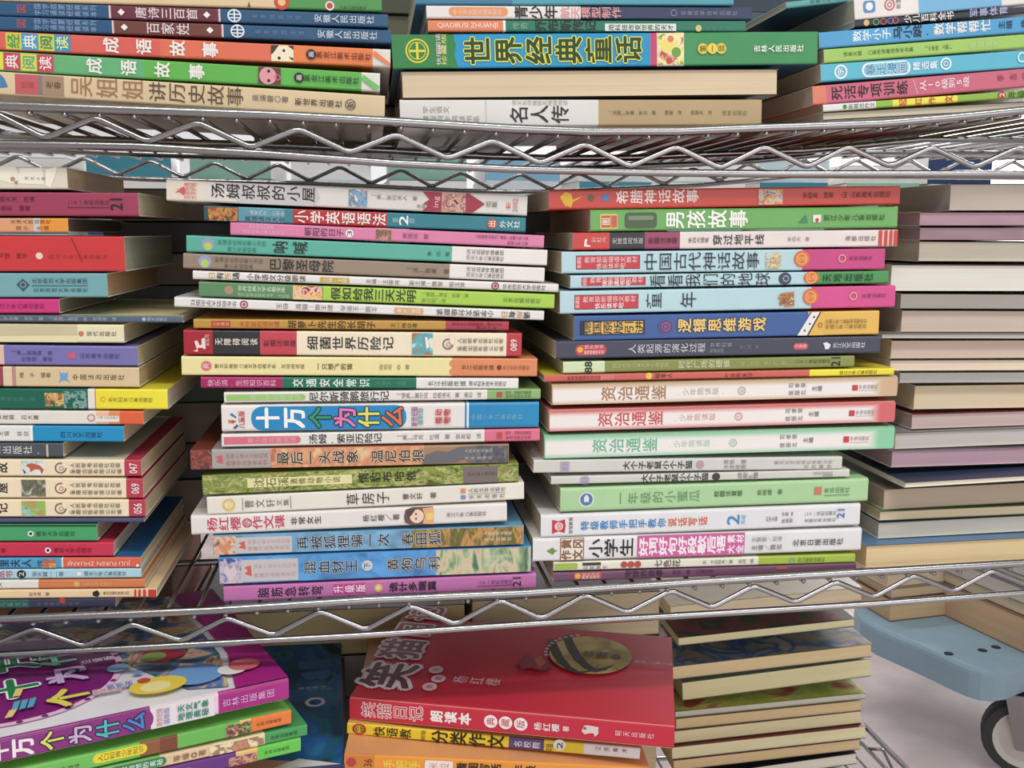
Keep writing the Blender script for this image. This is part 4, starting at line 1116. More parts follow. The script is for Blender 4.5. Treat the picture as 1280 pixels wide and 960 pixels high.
# ================================================================== middle shelf, right stack
G = 'books in the right stack of the middle shelf'
book('D0', 'vermilion red myth book on top of the right middle-shelf stack', G, 686, 1125, 238, 262, 231, 256.5, (204, 60, 48), None,
     [('y', [(700, .35), (707, .1), (714, .2), (716, .5), (722, .42), (729, .3), (722, .5), (716, .62), (714, .9), (706, .8), (703, .6)], (222, 170, 40), 'emblem'), ('c', 738.5, .42, 4, (96, 90, 60)), ('c', 748, .42, 3.5, (190, 80, 80)), ('c', 757, .42, 4.5, (84, 120, 180)), ('t', '希腊神话故事', 769, 874, .4, 17, (240, 214, 206), .015), ('g', 948, 978, .1, .9, [(110, 110, 150), (206, 196, 190), (220, 150, 70), (110, 120, 160)], 180), ('t', '李继勇·编著', 1003, 1042, .45, 8, (120, 40, 30)), ('t', '山', 1051, 1059, .45, 8, (90, 40, 36)), ('t', '山东美术出版社', 1062, 1113, .45, 8, (120, 46, 36))], rough=.28)
book('D1', 'shrink-wrapped grass green book with white title, second in the right stack', G, 738, 1122, 262.5, 289, 257, 285.5, (98, 170, 78), None,
     [('p', 750, 772, .2, .9, (220, 190, 90), 'lr', .001), ('p', 752, 763, .28, .82, (196, 90, 60)), ('t', '图', 752, 763, .55, 9, WHITE), ('p', 764, 771, .28, .82, (206, 96, 70)), ('p', 781, 821, .15, .88, (76, 96, 66), 'lr', .0025), ('p', 785, 817, .3, .5, (120, 140, 110), 'lr'), ('t', '男孩故事', 830, 936, .5, 22, (238, 242, 230), .025), ('y', [(998, .72), (1007, .35), (1010, .72)], (60, 136, 90), 'emblem'), ('p', 1016, 1026, .35, .7, (232, 228, 220)), ('c', 1021, .6, 2.5, (206, 60, 60)), ('t', '浙江少年儿童出版社', 1029, 1106, .5, 8, (46, 96, 40))], rough=.14)
book('D2', 'pale pink book with red, black and plum blocks in the right stack', G, 716, 1122, 291.2, 312.3, 286, 309, (226, 212, 206), [(762, (214, 62, 58)), (806, (50, 48, 54)), (850, (160, 66, 100)), (1122, (230, 216, 210))],
     [('y', [(731, .4), (734, .35), (733, .7), (738, .75), (738, .82), (730, .8)], WHITE, 'emblem'), ('t', '彩虹鸟', 739, 758, .42, 7, (236, 190, 180)), ('t', '无障碍阅读版', 765, 804, .5, 8, (200, 196, 196)), ('t', '彩图注音版', 810, 847, .5, 8, (96, 30, 56)), ('t', '李四光随笔', 860, 886, .5, 7, (80, 70, 70)), ('t', '穿过地平线', 890, 956, .5, 13, (50, 46, 46), .01), ('t', '李四光 著', 984, 1012, .5, 6, (140, 126, 122)), ('t', '海豚出版社', 1056, 1095, .5, 7, (110, 100, 98))] +
     [('p', a, b_, .02, .98, (214, 66, 56)) for a, b_ in ((1098, 1102.5), (1105, 1109), (1111.5, 1115), (1117, 1122))])
LB = (178, 214, 222)
for key, xs, ys, c2, tt, x0, x1, lab, th_ in (
        ('D3', (702, 1106, 1003), (314.5, 342.3, 310.2, 337.2), (206, 62, 130), '中国古代神话故事', 804, 950, 'light blue book with eight-character title and magenta right end, right stack', 23),
        ('D4', (713, 1110.7, 1015), (343.5, 361.5, 338.4, 354), (66, 150, 76), '看看我们的地球', 811, 964, 'light blue book ending in green, between two with magenta ends, right stack', 16),
        ('D5', (700, 1119, 1014), (364, 392.6, 356, 384.6), (220, 72, 140), '童年', 805, 873, 'light blue book with two spaced title characters and pink right end', 22)):
    px0 = {'D3': 720, 'D4': 727, 'D5': 718}[key]
    RDC = (208, 56, 68)
    pr = [('p', px0, px0 + 80, .18, .82, (120, 40, 50)), ('p', px0 + .7, px0 + 79.3, .21, .79, RDC), ('p', px0 + 1, px0 + 7, .22, .78, (214, 80, 84)), ('t', '新课标', px0 + 1, px0 + 6.5, .5, 13 if key != 'D4' else 9, (240, 210, 205), .0, 'V'), ('t', '教育部新编语文教材', px0 + 10, px0 + 77, .38, 8, (236, 190, 190), .01), ('t', '快乐读书吧', px0 + 25, px0 + 62, .68, 7, (244, 222, 220), .02)]
    if key == 'D5':
        pr += [('t', '童', 806, 829, .48, 20, (40, 44, 48), .006), ('t', '年', 849, 872, .48, 20, (40, 44, 48), .006)]
    else:
        pr += [('t', tt, x0, x1, .5, th_, (40, 44, 48), .006)]
    if key == 'D3':
        pr += [('g', 957, 976, .15, .9, [LB, (226, 206, 150), (190, 150, 90), LB], 260), ('o', 966, .5, 4, 1.5, (190, 140, 90))]
    if key == 'D4':
        pr += [('c', 981, .5, 8, (60, 72, 96)), ('o', 982, .5, 4, 1.5, (150, 160, 176))]
    if key == 'D5':
        pr += [('y', [(971, .5), (978, .25), (992, .2), (993, .85), (980, .9), (985, .6)], (196, 130, 80), 'illustration'), ('g', 974, 992, .3, .8, [(206, 140, 80), (130, 84, 50), (230, 200, 150)], 300)]
    pr += [('c', xs[2] - 1, .45, 10, (226, 110, 60)), ('o', xs[2] - 1, .45, 7, 1.2, (240, 180, 90)), ('t', '必读', xs[2] - 7, xs[2] + 5, .45, 7, (246, 196, 110), .02)]
    if key == 'D4':
        pr += [('t', '天地出版社', 1027, 1092, .5, 10, (24, 70, 34), .015)]
    else:
        pr += [('o', 1052 if key == 'D3' else 1066, .45, 5, 1.4, (226, 170, 150)), ('t', '天地出版社', 1061 if key == 'D3' else 1077, 1090 if key == 'D3' else 1107, .45, 5.5, (110, 20, 70))]
    book(key, lab, G, xs[0], xs[1], *ys, c2, [(xs[2], LB), (xs[1], c2)], pr)
book('D6', 'royal blue puzzle book with yellow lettering and yellow right end', G, 718, 1098.6, 395, 426, 387.4, 418.6, (52, 92, 160), [(1010, (54, 94, 162)), (1098.6, (230, 182, 76))],
     [('y', [(1000, .98), (1020, .02), (1012, .02), (996, .98)], (54, 94, 162)), ('y', [(997, .98), (1009, .98), (1024, .02), (1014, .02)], (232, 230, 222)), ('y', [(1009, .98), (1011, .98), (1026, .02), (1024, .02)], (36, 50, 80)), ('y', [(1011, .98), (1030, .98), (1030, .02), (1026, .02)], (230, 182, 76)), ('c', 1006, .78, 1.3, (60, 80, 110)), ('c', 1012, .5, 1.3, (60, 80, 110)), ('c', 1017, .22, 1.3, (60, 80, 110)),
      ('p', 725, 806, .2, .78, (40, 46, 60)), ('p', 731, 804, .25, .73, (226, 182, 84)), ('t', '德国原版引进', 726, 806, .48, 17, (40, 44, 56), .015), ('o', 832, .5, 9, 1, (130, 84, 140)), ('o', 832, .5, 6, 2.4, (150, 80, 130)), ('c', 832, .5, 3, (130, 84, 140)), ('t', '逻辑思维游戏', 846, 958, .47, 17, (240, 200, 104), .03, 'r', ((30, 40, 70), .07)), ('o', 1025, .55, 3, 1, (206, 90, 50)), ('t', '中国少年儿童新闻出版总社', 1031, 1083, .42, 6, (96, 70, 20), .01), ('t', '中国少年儿童出版社', 1031, 1083, .64, 6, (96, 70, 20), .01)], depth=.15)
book('D7', 'dark navy book with a small red pill and white title in the right stack', G, 695, 1100.5, 426.4, 449, 419.3, 441.8, (64, 68, 86), None,
     [('p', 719, 758, .22, .82, (206, 66, 80), 'lr'), ('c', 725, .5, 3.5, (232, 176, 60)), ('t', '快乐读书', 730, 755, .35, 5, (240, 200, 200)), ('t', '教育部推荐书目', 730, 755, .65, 5, (250, 230, 228), .03), ('t', '人类起源的演化过程', 785, 882, .5, 12, (206, 208, 214), .004), ('t', '世界科普', 887, 915, .35, 6, (150, 154, 168)), ('t', '名家名作', 887, 905, .68, 6, (150, 154, 168)), ('t', '贾兰坡·著', 924, 948, .5, 6, (120, 124, 140)), ('p', 991, 1010, .32, .72, (206, 74, 90), 'lr'), ('t', '注音版', 993, 1008, .5, 5, (240, 210, 210)), ('y', [(1028, .35), (1033, .3), (1038, .45), (1036, .7), (1031, .72), (1030, .5)], (226, 228, 230), 'emblem'), ('t', '长江文艺出版社', 1040, 1081, .5, 8, (222, 224, 228), .02)])
book('D8', 'olive green book with a pale lime left end in the right stack', G, 704, 1068, 451.2, 468, 445, 458, (134, 144, 70), [(756, (208, 224, 176)), (1068, (134, 144, 70))],
     [('t', '88', 731, 740, .5, 13, (46, 56, 36), .05, 'V'), ('t', '国际大奖儿童文学小说经典', 765, 836, .42, 6, (190, 198, 140)), ('t', '时代广场的蟋蟀', 847, 913, .45, 10, (206, 212, 166), .01), ('t', '［美］乔治·塞尔登 著', 920, 982, .5, 7, (178, 186, 122)), ('t', '二十一世纪出版社', 994, 1038, .42, 5, (66, 72, 30)), ('t', '21', 1039, 1050, .5, 11, (36, 40, 20), .02, 'V')])
book('D9', 'very thin coral red book with a yellow right end in the right stack', G, 680.5, 1117.5, 468.8, 478, 459.5, 469.2, (212, 92, 84), [(1012, (214, 92, 84)), (1117.5, (242, 224, 40))],
     [('t', '教育部推荐书目注音', 709, 752, .5, 6, (130, 56, 56)), ('t', '快乐读书', 750, 768, .5, 6, (236, 170, 160)), ('c', 811, .4, 4, (236, 200, 60)), ('t', '稻草人', 818, 841, .4, 6, (80, 30, 30)), ('t', '叶圣陶童话', 905, 941, .55, 5, (120, 44, 40)), ('t', '浙江少年儿童出版社', 1049, 1096, .5, 6, (80, 70, 20))], top=(236, 220, 50))
for key, xs, ys, c, lab, num, dk_ in (('D10', (690, 1122), (479, 508.7, 470.4, 495.5), (206, 172, 130), 'cream-white history book with tan border and brown title', '④', (170, 126, 88)),
                                 ('D11', (686, 1119), (511.5, 541.2, 500.8, 528.4), (218, 96, 100), 'white history book with rose red border and red title', '①', (208, 84, 88)),
                                 ('D12', (680.5, 1118), (544.5, 574.3, 531.6, 562.6), (130, 206, 160), 'white history book with mint green border and green title', '③', (112, 186, 150))):
    dx = {'D10': 0, 'D11': -4, 'D12': -11}[key]
    book(key, lab, G, xs[0], xs[1], *ys, c, None,
         [('e', xs[0] + 1, xs[1] - 1, c, (236, 230, 224)), ('t', '资治通鉴', 750 + dx, 834 + dx, .5, 18, dk_, .025), ('t', '·少年简读版·', 843 + dx, 908 + dx, .5, 9.5, tuple(int(v * .6 + 80) for v in dk_), .0), ('o', 927 + dx, .52, 5, .7, dk_), ('t', num[0], 923 + dx, 931 + dx, .52, 8, dk_, 0), ('t', '司孝荣', 985 + dx, 1008 + dx, .33, 6.5, (110, 104, 100)), ('t', '侯振北', 985 + dx, 1008 + dx, .68, 6.5, (110, 104, 100)), ('t', '主编', 1014 + dx, 1028 + dx, .5, 7, (120, 114, 110)), ('p', 1065 + dx, 1072 + dx, .38, .64, (206, 60, 72)), ('t', '中信出版社', 1073 + dx, 1097 + dx, .48, 6, (140, 116, 112)), ('p', 1073 + dx, 1097 + dx, .64, .66, (170, 150, 146))], r=.003, rough=.3)
for key, xs, ys, x0, x1, lab in (('D13', (667, 1052.5), (574.5, 591.7, 570, 587), 778, 866, 'upper grey-white comic book with brush lettering, directly under the mint-bordered one'),
                            ('D14', (689, 1062), (592.3, 608.6, 587.4, 594.5), 801, 886, 'lower grey-white comic book with brush lettering, directly above the pastel green one')):
    d = 0 if key == 'D13' else 25
    book(key, lab, G, xs[0], xs[1], *ys, (208, 208, 198), None,
         [('p', 700 + d, 712 + d, .15, .9, (180, 166, 190)), ('t', '成长', 702 + d, 710 + d, .5, 12, (150, 136, 170), 0, 'V'), ('t', '大个子老鼠小个子猫', x0, x1, .5, 11, (50, 48, 46), .02), ('c', 875 + d * .8, .5, 5, (180, 150, 170) if key == 'D13' else (60, 58, 60)), ('t', '周锐 著', 904 + d * .7, 933 + d * .6, .3, 6, (140, 136, 130)), ('t', '冰波绘图', 904 + d * .7, 933 + d * .6, .7, 6, (140, 136, 130)), ('t', '春风文艺出版社有限公司', 967 + d * 2, 1041, .4, 5, (150, 146, 140)), ('t', '北方联合', 1003 + d, 1041, .75, 5, (120, 114, 110))])
book('D15', 'pastel green book with a blue round badge in the right stack', G, 700.5, 1085, 609.8, 641, 597.5, 627, (168, 212, 152), None,
     [('c', 733, .5, 9.5, (206, 222, 214)), ('c', 733, .5, 7.5, (84, 120, 170)), ('p', 730, 736, .38, .6, (220, 230, 236)), ('c', 733, .36, 1.6, (220, 230, 236)), ('t', '一年级的小蜜瓜', 768, 876, .5, 15, (110, 150, 106), -.008), ('t', '校园注音版', 892, 928, .45, 8, (66, 104, 64), .015), ('t', '商晓娜 著', 946, 978, .45, 8, (66, 104, 64), .015), ('p', 1018, 1027, .3, .62, (206, 120, 90)), ('t', '青岛出版社', 1030, 1062, .46, 8, (96, 134, 92)), ('p', 1030, 1062, .66, .69, (96, 134, 92))], r=.002)
book('D16', 'white teacher book with a red flag emblem and blue title in the right stack', G, 676, 1075, 642.3, 674, 630, 656, (226, 226, 228), None,
     [('y', [(690, .22), (698, .3), (706, .22), (707, .5), (706, .82), (698, .74), (690, .84)], (206, 52, 66), 'emblem'), ('o', 698.5, .52, 5, 1.3, (240, 220, 220)), ('t', '荣', 694, 703, .52, 7, (240, 220, 220)), ('t', '荣恒教育', 711, 716, .5, 20, (50, 46, 48), .01, 'V'), ('t', '特级教师手把手教你', 725, 833, .53, 11.5, (54, 140, 206), .02), ('t', '说话写话', 834, 885, .53, 11.5, (226, 100, 60), .02), ('t', '2', 909, 924, .52, 12, (54, 140, 206), .02, 'V'), ('t', '年级', 926, 932, .52, 12, (110, 170, 216), 0, 'V'), ('t', '刘学主编', 957, 972, .55, 7, (110, 108, 110)), ('t', '李长春 编', 977, 991, .35, 6, (90, 88, 90), .02), ('t', '陈丽丽', 977, 991, .65, 6, (90, 88, 90), .02), ('t', '二十一世纪出版社', 1005, 1045, .38, 6, (90, 88, 90)), ('t', '全国优秀出版社', 1005, 1045, .68, 5, (90, 88, 90)), ('t', '21', 1046, 1055, .42, 11, (54, 110, 190), .02, 'V')], r=.002)
book('D17', 'white book with a large magenta title panel in the right stack', G, 666, 1076.6, 674.5, 701.3, 657.8, 690.4, (226, 226, 226), None,
     [('y', [(683, .55), (691, .4), (693, .5), (697, .55), (693, .62), (691, .72)], (110, 150, 70), 'emblem'), ('p', 700, 730, .02, .97, (150, 116, 80)), ('p', 701.5, 728.5, .05, .94, (232, 226, 214)), ('t', '黄冈', 701, 729, .28, 12, (140, 96, 60), .05), ('t', '作文', 701, 729, .74, 12, (140, 96, 60), .05), ('t', '小学生', 735, 793, .5, 24, (36, 34, 36), .02), ('p', 796.5, 930.5, .02, .97, (212, 92, 156)), ('t', '好词好句好段歇后语', 798, 907, .5, 24, (244, 232, 240), .05), ('t', '素材', 908, 930, .28, 11, (244, 232, 240), .03), ('t', '大全', 908, 930, .74, 11, (244, 232, 240), .03), ('t', '王慧思／刘洋', 939, 978, .35, 7, (130, 126, 130)), ('t', '主编／魏如', 939, 978, .7, 7, (130, 126, 130)), ('t', '北京日报出版社', 990, 1054, .55, 9, (66, 62, 66), .01)], r=.002)
book('D18', 'thin cream book with three red dots and a lime right end, right stack', G, 692, 1069, 703, 714.3, 692, 703.6, (226, 222, 204), [(948, (230, 226, 206)), (1069, (168, 192, 62))],
     [('p', 693, 722, .12, .82, (160, 190, 70), 'r', .001), ('p', 728, 751, .1, .45, (60, 62, 60)), ('t', '名家美文', 728, 760, .7, 5, GREY), ('c', 780, .45, 4.2, (190, 74, 70)), ('c', 788.5, .45, 4.2, (190, 74, 70)), ('c', 797, .45, 4.2, (190, 74, 70)), ('t', '七色花', 817, 851, .45, 10, (84, 80, 74)), ('t', '瓦·卡达耶夫／著', 878, 916, .45, 6, (120, 116, 106)), ('t', '李润·编', 923, 942, .45, 6, (120, 116, 106)), ('o', 990, .5, 3.5, 1, (90, 190, 160)), ('t', '四川教育出版社', 997, 1031, .5, 6, (96, 116, 40))])
book('D19', 'dull plum book lying lowest on the shelf wires in the right stack', G, 692, 1070, 714.8, 732, 704.2, 717, (120, 76, 104), None,
     [('p', 717, 752, .1, .75, (206, 74, 70), 'lr', .0008), ('c', 722, .42, 3.5, (236, 180, 70)), ('t', '快乐读书', 727, 750, .28, 4.5, (240, 200, 190)), ('t', '教育部推荐', 727, 750, .58, 4.5, (240, 220, 210), .03), ('t', '地球的故事', 780, 829, .35, 9, (66, 40, 60), .01), ('t', '房龙 著 儿童文学', 840, 892, .35, 6, (76, 46, 66)), ('p', 970, 983, .1, .4, (190, 90, 60))])

# ================================================================== middle shelf, far right stack of books turned fore-edge out
G = 'page-edge books in the far right stack of the middle shelf'
Y0 = .028
E_ = [
    ('E0', 'grey paper block on top of the far right stack of page-edge books', 1188, 229.5, 264, 229.5, 264, (176, 164, 154), (190, 184, 176), .0, .1),
    ('E1a', 'upper mauve magazine with striped page edges in the far right stack', 1150, 264.5, 283, 264.5, 283, (164, 132, 146), (120, 110, 150), .0, .15),
    ('E1b', 'lower mauve magazine with striped page edges in the far right stack', 1150, 283.5, 301, 283.5, 301, (158, 130, 140), (150, 70, 110), .0, .15),
    ('E2', 'cream page-edge book with black cover in the far right stack', 1149, 301.5, 327, 302, 328, (196, 184, 166), (44, 46, 58), .0, .15),
    ('E3', 'bluish white page-edge book between two dark covers, far right', 1114, 331, 364, 331, 365, (192, 192, 182), (46, 46, 52), -.014, .15),
    ('E4', 'greyish page-edge book below the bluish white one, far right', 1126, 366, 387, 367, 387.4, (176, 174, 164), (110, 104, 100), -.006, .15),
    ('E5', 'cream grey page-edge book above the middle of the far right stack', 1127, 387.4, 415.5, 387.8, 416, (182, 166, 152), (150, 140, 130), -.004, .15),
    ('E6', 'very thin grey page-edge book jutting left, far right stack', 1103, 416, 423.6, 416.4, 424, (178, 172, 164), (150, 144, 140), -.012, .16),
    ('E7', 'tan page-edge book under the thin grey one, far right stack', 1114, 424.2, 450, 424.4, 448.5, (180, 162, 148), (160, 146, 130), -.008, .15),
    ('E8', 'pale cream page-edge book near the middle of the far right stack', 1113, 450.4, 463.8, 449, 463.8, (196, 182, 160), (176, 160, 140), -.008, .15),
    ('E9', 'grey striped page-edge book near the middle of the far right stack', 1125, 464.2, 480.5, 464.2, 479, (170, 170, 166), (140, 140, 140), -.004, .15),
    ('E10', 'thick sandy page-edge book in the far right stack', 1143, 481, 513, 479.5, 510.5, (188, 172, 144), (160, 140, 110), 0.0, .15),
    ('E11', 'pinkish grey page-edge book with a thin red cover, far right stack', 1140, 513.4, 540, 511, 533, (172, 154, 150), (190, 80, 84), 0.0, .15),
    ('E12', 'light grey page-edge book below the red cover, far right stack', 1119, 541, 561, 533.6, 556, (170, 166, 160), (140, 140, 140), -.006, .15),
    ('E13', 'mauve purple page-edge book in the lower far right stack', 1115, 561.6, 585, 556.6, 580, (162, 134, 148), (140, 120, 130), -.008, .15),
    ('E14', 'white page-edge book with a dark navy cover jutting forward, far right', 1132, 591.5, 613, 585, 602, (214, 204, 180), (44, 58, 86), -.03, .15),
    ('E15', 'brownish grey page-edge book under the jutting white one', 1105, 613.4, 636, 602.6, 629, (172, 156, 136), (160, 146, 126), -.008, .15),
    ('E16', 'cream page-edge book with a green cover line, lower far right stack', 1100, 636.6, 652.5, 629.6, 643.5, (190, 176, 146), (120, 150, 70), -.01, .15),
    ('E17', 'grey page-edge book with a blue cover line, lower far right stack', 1098, 653, 674.5, 644, 665, (176, 172, 160), (60, 110, 160), -.01, .15),
    ('E18', 'thick sandy page-edge book lying lowest of the far right stack', 1083, 675, 711, 665.5, 700, (204, 178, 134), (90, 130, 170), -.022, .15)]
for key, lab, xl, tl, bl_, tr, br, pg, cc, dy, dep in E_:
    # right ends are beyond the frame; extend the measured lines from x=1280 to the real length
    xr = xl + 330
    k = (xr - xl) / (1280 - xl)
    book(key, lab, G, xl, xr, tl, bl_, tl + (tr - tl) * k, bl_ + (br - bl_) * k, cc, None, [], y0=Y0 + dy, fore=True, page=tuple(min(235, int(v * 1.1)) for v in pg), depth=dep, pk=.9, pscale=500)

# ================================================================== lowest shelf
def on_top(b, name, px_pts, m, lift=None):
    return flat(b, name, [top_l(b, x, y) for x, y in px_pts], m, plane='t', lift=lift)


def top_disc(b, name, px, py, rx, ry, m, ring=None):
    """disc on the cover, radii in metres"""
    x, y = top_l(b, px, py)
    if ring:
        q, f = ring_geo(x, y, rx, ry, ring, 32)
        return flat(b, name, q, m, f, plane='t')
    return flat(b, name, disc_pts(x, y, rx, ry, 32), m, plane='t')


def top_text(b, s, px, py, size, col, bold=.02, out=None, ln=None, mode='r'):
    """lettering on the cover centred at the pixel, size in metres"""
    x, y = top_l(b, px, py)
    ln = ln or size * len(s)
    if out:
        q, t = text_geo(s, x - ln / 2, x + ln / 2, y, size, 0, mode)
        q, t, jj = outline_geo(q, t, out[1] * size * .75)
        flat(b, 'lettering_outline', q, mat(out[0], .45), [tuple(map(int, f)) for f in t], plane='t', jit=jj)
    q, t = text_geo(s, x - ln / 2, x + ln / 2, y, size, bold, mode)
    return flat(b, 'lettering', q, mat(col, .45), [tuple(map(int, f)) for f in t], plane='t')


G = 'books in the left stack of the lowest shelf'
PU = (142, 46, 132)
b = book('F0', 'large purple and white science book with pictured cover on the lower left stack', G, -70, 361, 938, 971, 847.5, 874, PU,
         [(188, PU), (268, (226, 216, 222)), (273, (240, 200, 226)), (361, (178, 40, 136))],
         [('p', 150, 190, .03, .97, PU, 'r'), ('p', 188.5, 268, .02, .97, (228, 220, 222)), ('p', 100, 192, .03, .97, PU, 'r', .009),
          ('t', '十', -12, 12, .5, 26, (240, 232, 236), .05), ('t', '万', 12, 44, .5, 26, (240, 232, 236), .05), ('t', '个', 49, 82, .5, 26, (216, 226, 90), .03, 'r', ((40, 20, 50), .1)), ('t', '为', 84, 117, .5, 26, (206, 176, 216), .03, 'r', ((50, 30, 60), .1)), ('t', '什', 118, 151, .5, 26, (70, 190, 190), .03, 'r', ((30, 30, 60), .1)), ('t', '么', 151, 184, .5, 26, (70, 130, 210), .03, 'r', ((30, 30, 60), .1)),
          ('t', '新世纪版', 195, 203, .5, 25, (206, 110, 130), .03, 'V', ((236, 226, 230), .08)), ('t', '最新版', 204, 212, .5, 23, (110, 120, 190), .03, 'V', ((236, 226, 230), .08)),
          ('t', '天文气象', 221, 261, .32, 11, (40, 140, 120), .03), ('t', '地理奥秘', 221, 261, .7, 11, (40, 140, 120), .03), ('t', '吉林出版集团', 277, 343, .5, 13, (222, 160, 212), .01)],
         y0=-.085, dd=.075, depth=.185, top=(228, 226, 230), rough=.2, r=.002)
L, D = b.L, b.depth
# cover picture: right border, big purple roundel with dotted rim, coloured motifs
flat(b, 'colour_panel', [(L - .034, .0), (L - .0005, .0), (L - .0005, D - .001), (L - .034, D - .001), (L - .026, D * .6), (L - .024, D * .3)], mat((176, 30, 130), .3), plane='t')
flat(b, 'illustration', [(L - .06, .012), (L - .037, .004), (L - .029, D * .3), (L - .030, D * .6), (L - .038, D - .001), (L - .17, D - .001), (L - .15, D * .6), (L - .085, D * .36)], pic_mat([(96, 54, 124), (64, 112, 76), (96, 116, 190), (206, 192, 116), (186, 90, 100), (214, 196, 190)], 42), plane='t')
xq, yq = top_l(b, 12, 850)[0], .058
R_ = .066
flat(b, 'colour_panel', disc_pts(xq, yq + .02, R_, R_, 40), mat((238, 190, 222), .3), plane='t')
flat(b, 'colour_panel', disc_pts(xq, yq + .02, R_ - .004, R_ - .004, 40), mat((132, 24, 118), .3), plane='t')
for k in range(30):
    g = -math.pi / 2 + 2 * math.pi * k / 30
    flat(b, 'emblem', disc_pts(xq + (R_ - .002) * math.cos(g), yq + .02 + (R_ - .002) * math.sin(g), .0019, .0019, 8), mat((140, 30, 120), .4), plane='t', lift=.0012)
top_text(b, '十', 18, 865, .030, (30, 130, 70), .05, ((240, 240, 240), .11))
top_text(b, '万', 22, 832, .028, (30, 120, 80), .05, ((240, 240, 240), .11))
top_text(b, '个', 86, 876, .026, (226, 216, 70), .05, ((110, 30, 100), .1))
top_text(b, '为', 84, 848, .026, (206, 170, 216), .05, ((90, 30, 100), .1))
top_text(b, '什', 72, 828, .024, (120, 200, 160), .05, ((90, 30, 100), .1))
top_text(b, '注音版', 122, 830, .007, (240, 226, 236), .03)
top_text(b, '新世纪版', 134, 868, .008, (206, 110, 140), .03, ((236, 226, 230), .08), .016, 'u')
top_text(b, '最新版', 150, 862, .008, (100, 110, 190), .03, ((236, 226, 230), .08), .016, 'u')
for px_, py_, rr, c_ in ((148, 840, .007, (150, 190, 226)), (172, 846, .003, (120, 150, 220)), (245, 848, .017, (110, 160, 220)), (205, 822, .014, (190, 50, 70)), (192, 826, .008, (140, 170, 90)), (222, 815, .007, (120, 60, 140)), (290, 842, .009, (236, 232, 226)), (305, 836, .010, (226, 110, 120))):
    top_disc(b, 'illustration', px_, py_, rr, rr * .9, mat(c_, .3))
top_disc(b, 'illustration', 198, 862, .017, .012, mat((236, 206, 60), .3))
top_disc(b, 'illustration', 195, 864, .009, .007, mat((240, 226, 150), .3))
top_disc(b, 'illustration', 180, 857, .004, .004, mat((200, 80, 50), .3))
for k in range(3):
    on_top(b, 'illustration', [(14 + k * 10, 896 - k * 2), (22 + k * 10, 894 - k * 2), (26 + k * 10, 882 - k * 2), (18 + k * 10, 884 - k * 2)], mat((80, 170, 200), .3))
on_top(b, 'illustration', [(6, 905), (16, 903), (22, 893), (12, 895)], mat((236, 206, 120), .3))
on_top(b, 'illustration', [(16, 878), (26, 876), (30, 866), (20, 868)], mat((236, 206, 120), .3))

b = book('F1', 'green and orange nature book under the big purple science book', G, -70, 364, 983, 1001, 886, 906.5, (238, 124, 50),
         [(175, (108, 196, 84)), (200, (150, 92, 60)), (222, (130, 70, 46)), (300, (104, 190, 80)), (314, (226, 206, 110)), (364, (240, 124, 52))],
         [('p', 116, 184, .1, .75, (236, 216, 40), 'lr'), ('t', '人口和青少年知识', 122, 180, .42, 11, (110, 90, 20), .02), ('t', '儿童科学百科', 52, 100, .7, 12, (30, 80, 30), .03), ('g', 282, 314, .1, .95, [(226, 216, 120), (180, 120, 110), (70, 60, 50), (150, 190, 90)], 220), ('t', '吉林出版集团', 320, 352, .5, 6, (140, 60, 20))],
         y0=-.083, dd=.075, depth=.185, top=(120, 200, 84))
book('F2', 'cream and green book with a dark green pill in the lower left stack', G, -70, 384, 1004, 1018, 904, 921, (66, 156, 84),
     [(200, (120, 180, 90)), (268, (226, 196, 150)), (331, (236, 216, 170)), (384, (70, 160, 88))],
     [('p', 137, 208, .1, .85, (52, 130, 80), 'lr'), ('t', '探索自然的奥秘', 142, 204, .5, 9, (206, 226, 206), .02), ('t', '等编◎著', 216, 258, .5, 9, (150, 110, 90), .02), ('g', 262, 330, .1, .95, [(236, 206, 150), (240, 226, 180), (150, 120, 90), (206, 140, 110)], 160), ('t', '吉林出版集团', 338, 372, .5, 6, (30, 90, 50))], y0=-.083, dd=.078, depth=.185, page=(200, 190, 170))
book('F3', 'purple and bright green book, lower left stack above the dark blue cover', G, -70, 376, 1022, 1040, 921, 940.5, (96, 200, 70),
     [(295, (106, 52, 134)), (322, (236, 190, 110)), (376, (100, 204, 74))],
     [('g', 286, 322, .3, .95, [(110, 60, 130), (226, 170, 100), (140, 60, 120), (226, 206, 120)], 200), ('t', '吉林出版集团', 330, 362, .5, 6, (40, 110, 40)), ('t', '动物世界探秘', 150, 240, .5, 10, (170, 120, 190), .02)], y0=-.083, dd=.075, depth=.185)
b = book('G0', 'dark blue book with swirling teal cover lying under the lower left stack', G, 20, 431, 990, 1012, 955, 976, (34, 52, 92), None,
         [], y0=-.005, dd=.008, depth=.205, top=(20, 60, 110))
flat(b, 'illustration', [(.001, .001), (b.L - .001, .001), (b.L - .001, b.depth - .001), (.001, b.depth - .001)], pic_mat([(10, 30, 56), (20, 70, 110), (16, 96, 110), (24, 84, 160), (30, 120, 150), (14, 50, 80)], 22, (1.4, .8, 1)), plane='t')
flat(b, 'colour_panel', [(.001, .0005), (b.L - .004, .0005), (b.L - .10, .028), (.001, .05)], mat((216, 140, 120), .4), plane='t')
flat(b, 'colour_panel', [(b.L - .05, .0005), (b.L - .002, .0005), (b.L - .03, .012)], mat((220, 216, 214), .4), plane='t')
x_, y_ = top_l(b, 394, 878)
q_, f_ = ring_geo(x_, y_, .0075, .0075, .0028, 24)
flat(b, 'emblem', q_, mat((214, 222, 230), .4), f_, plane='t')
top_text(b, '国家图书', 390, 860, .004, (170, 190, 210), .02, None, .022, 'u')
top_text(b, '英语读物', 399, 862, .0035, (120, 150, 180), .02, None, .02, 'u')
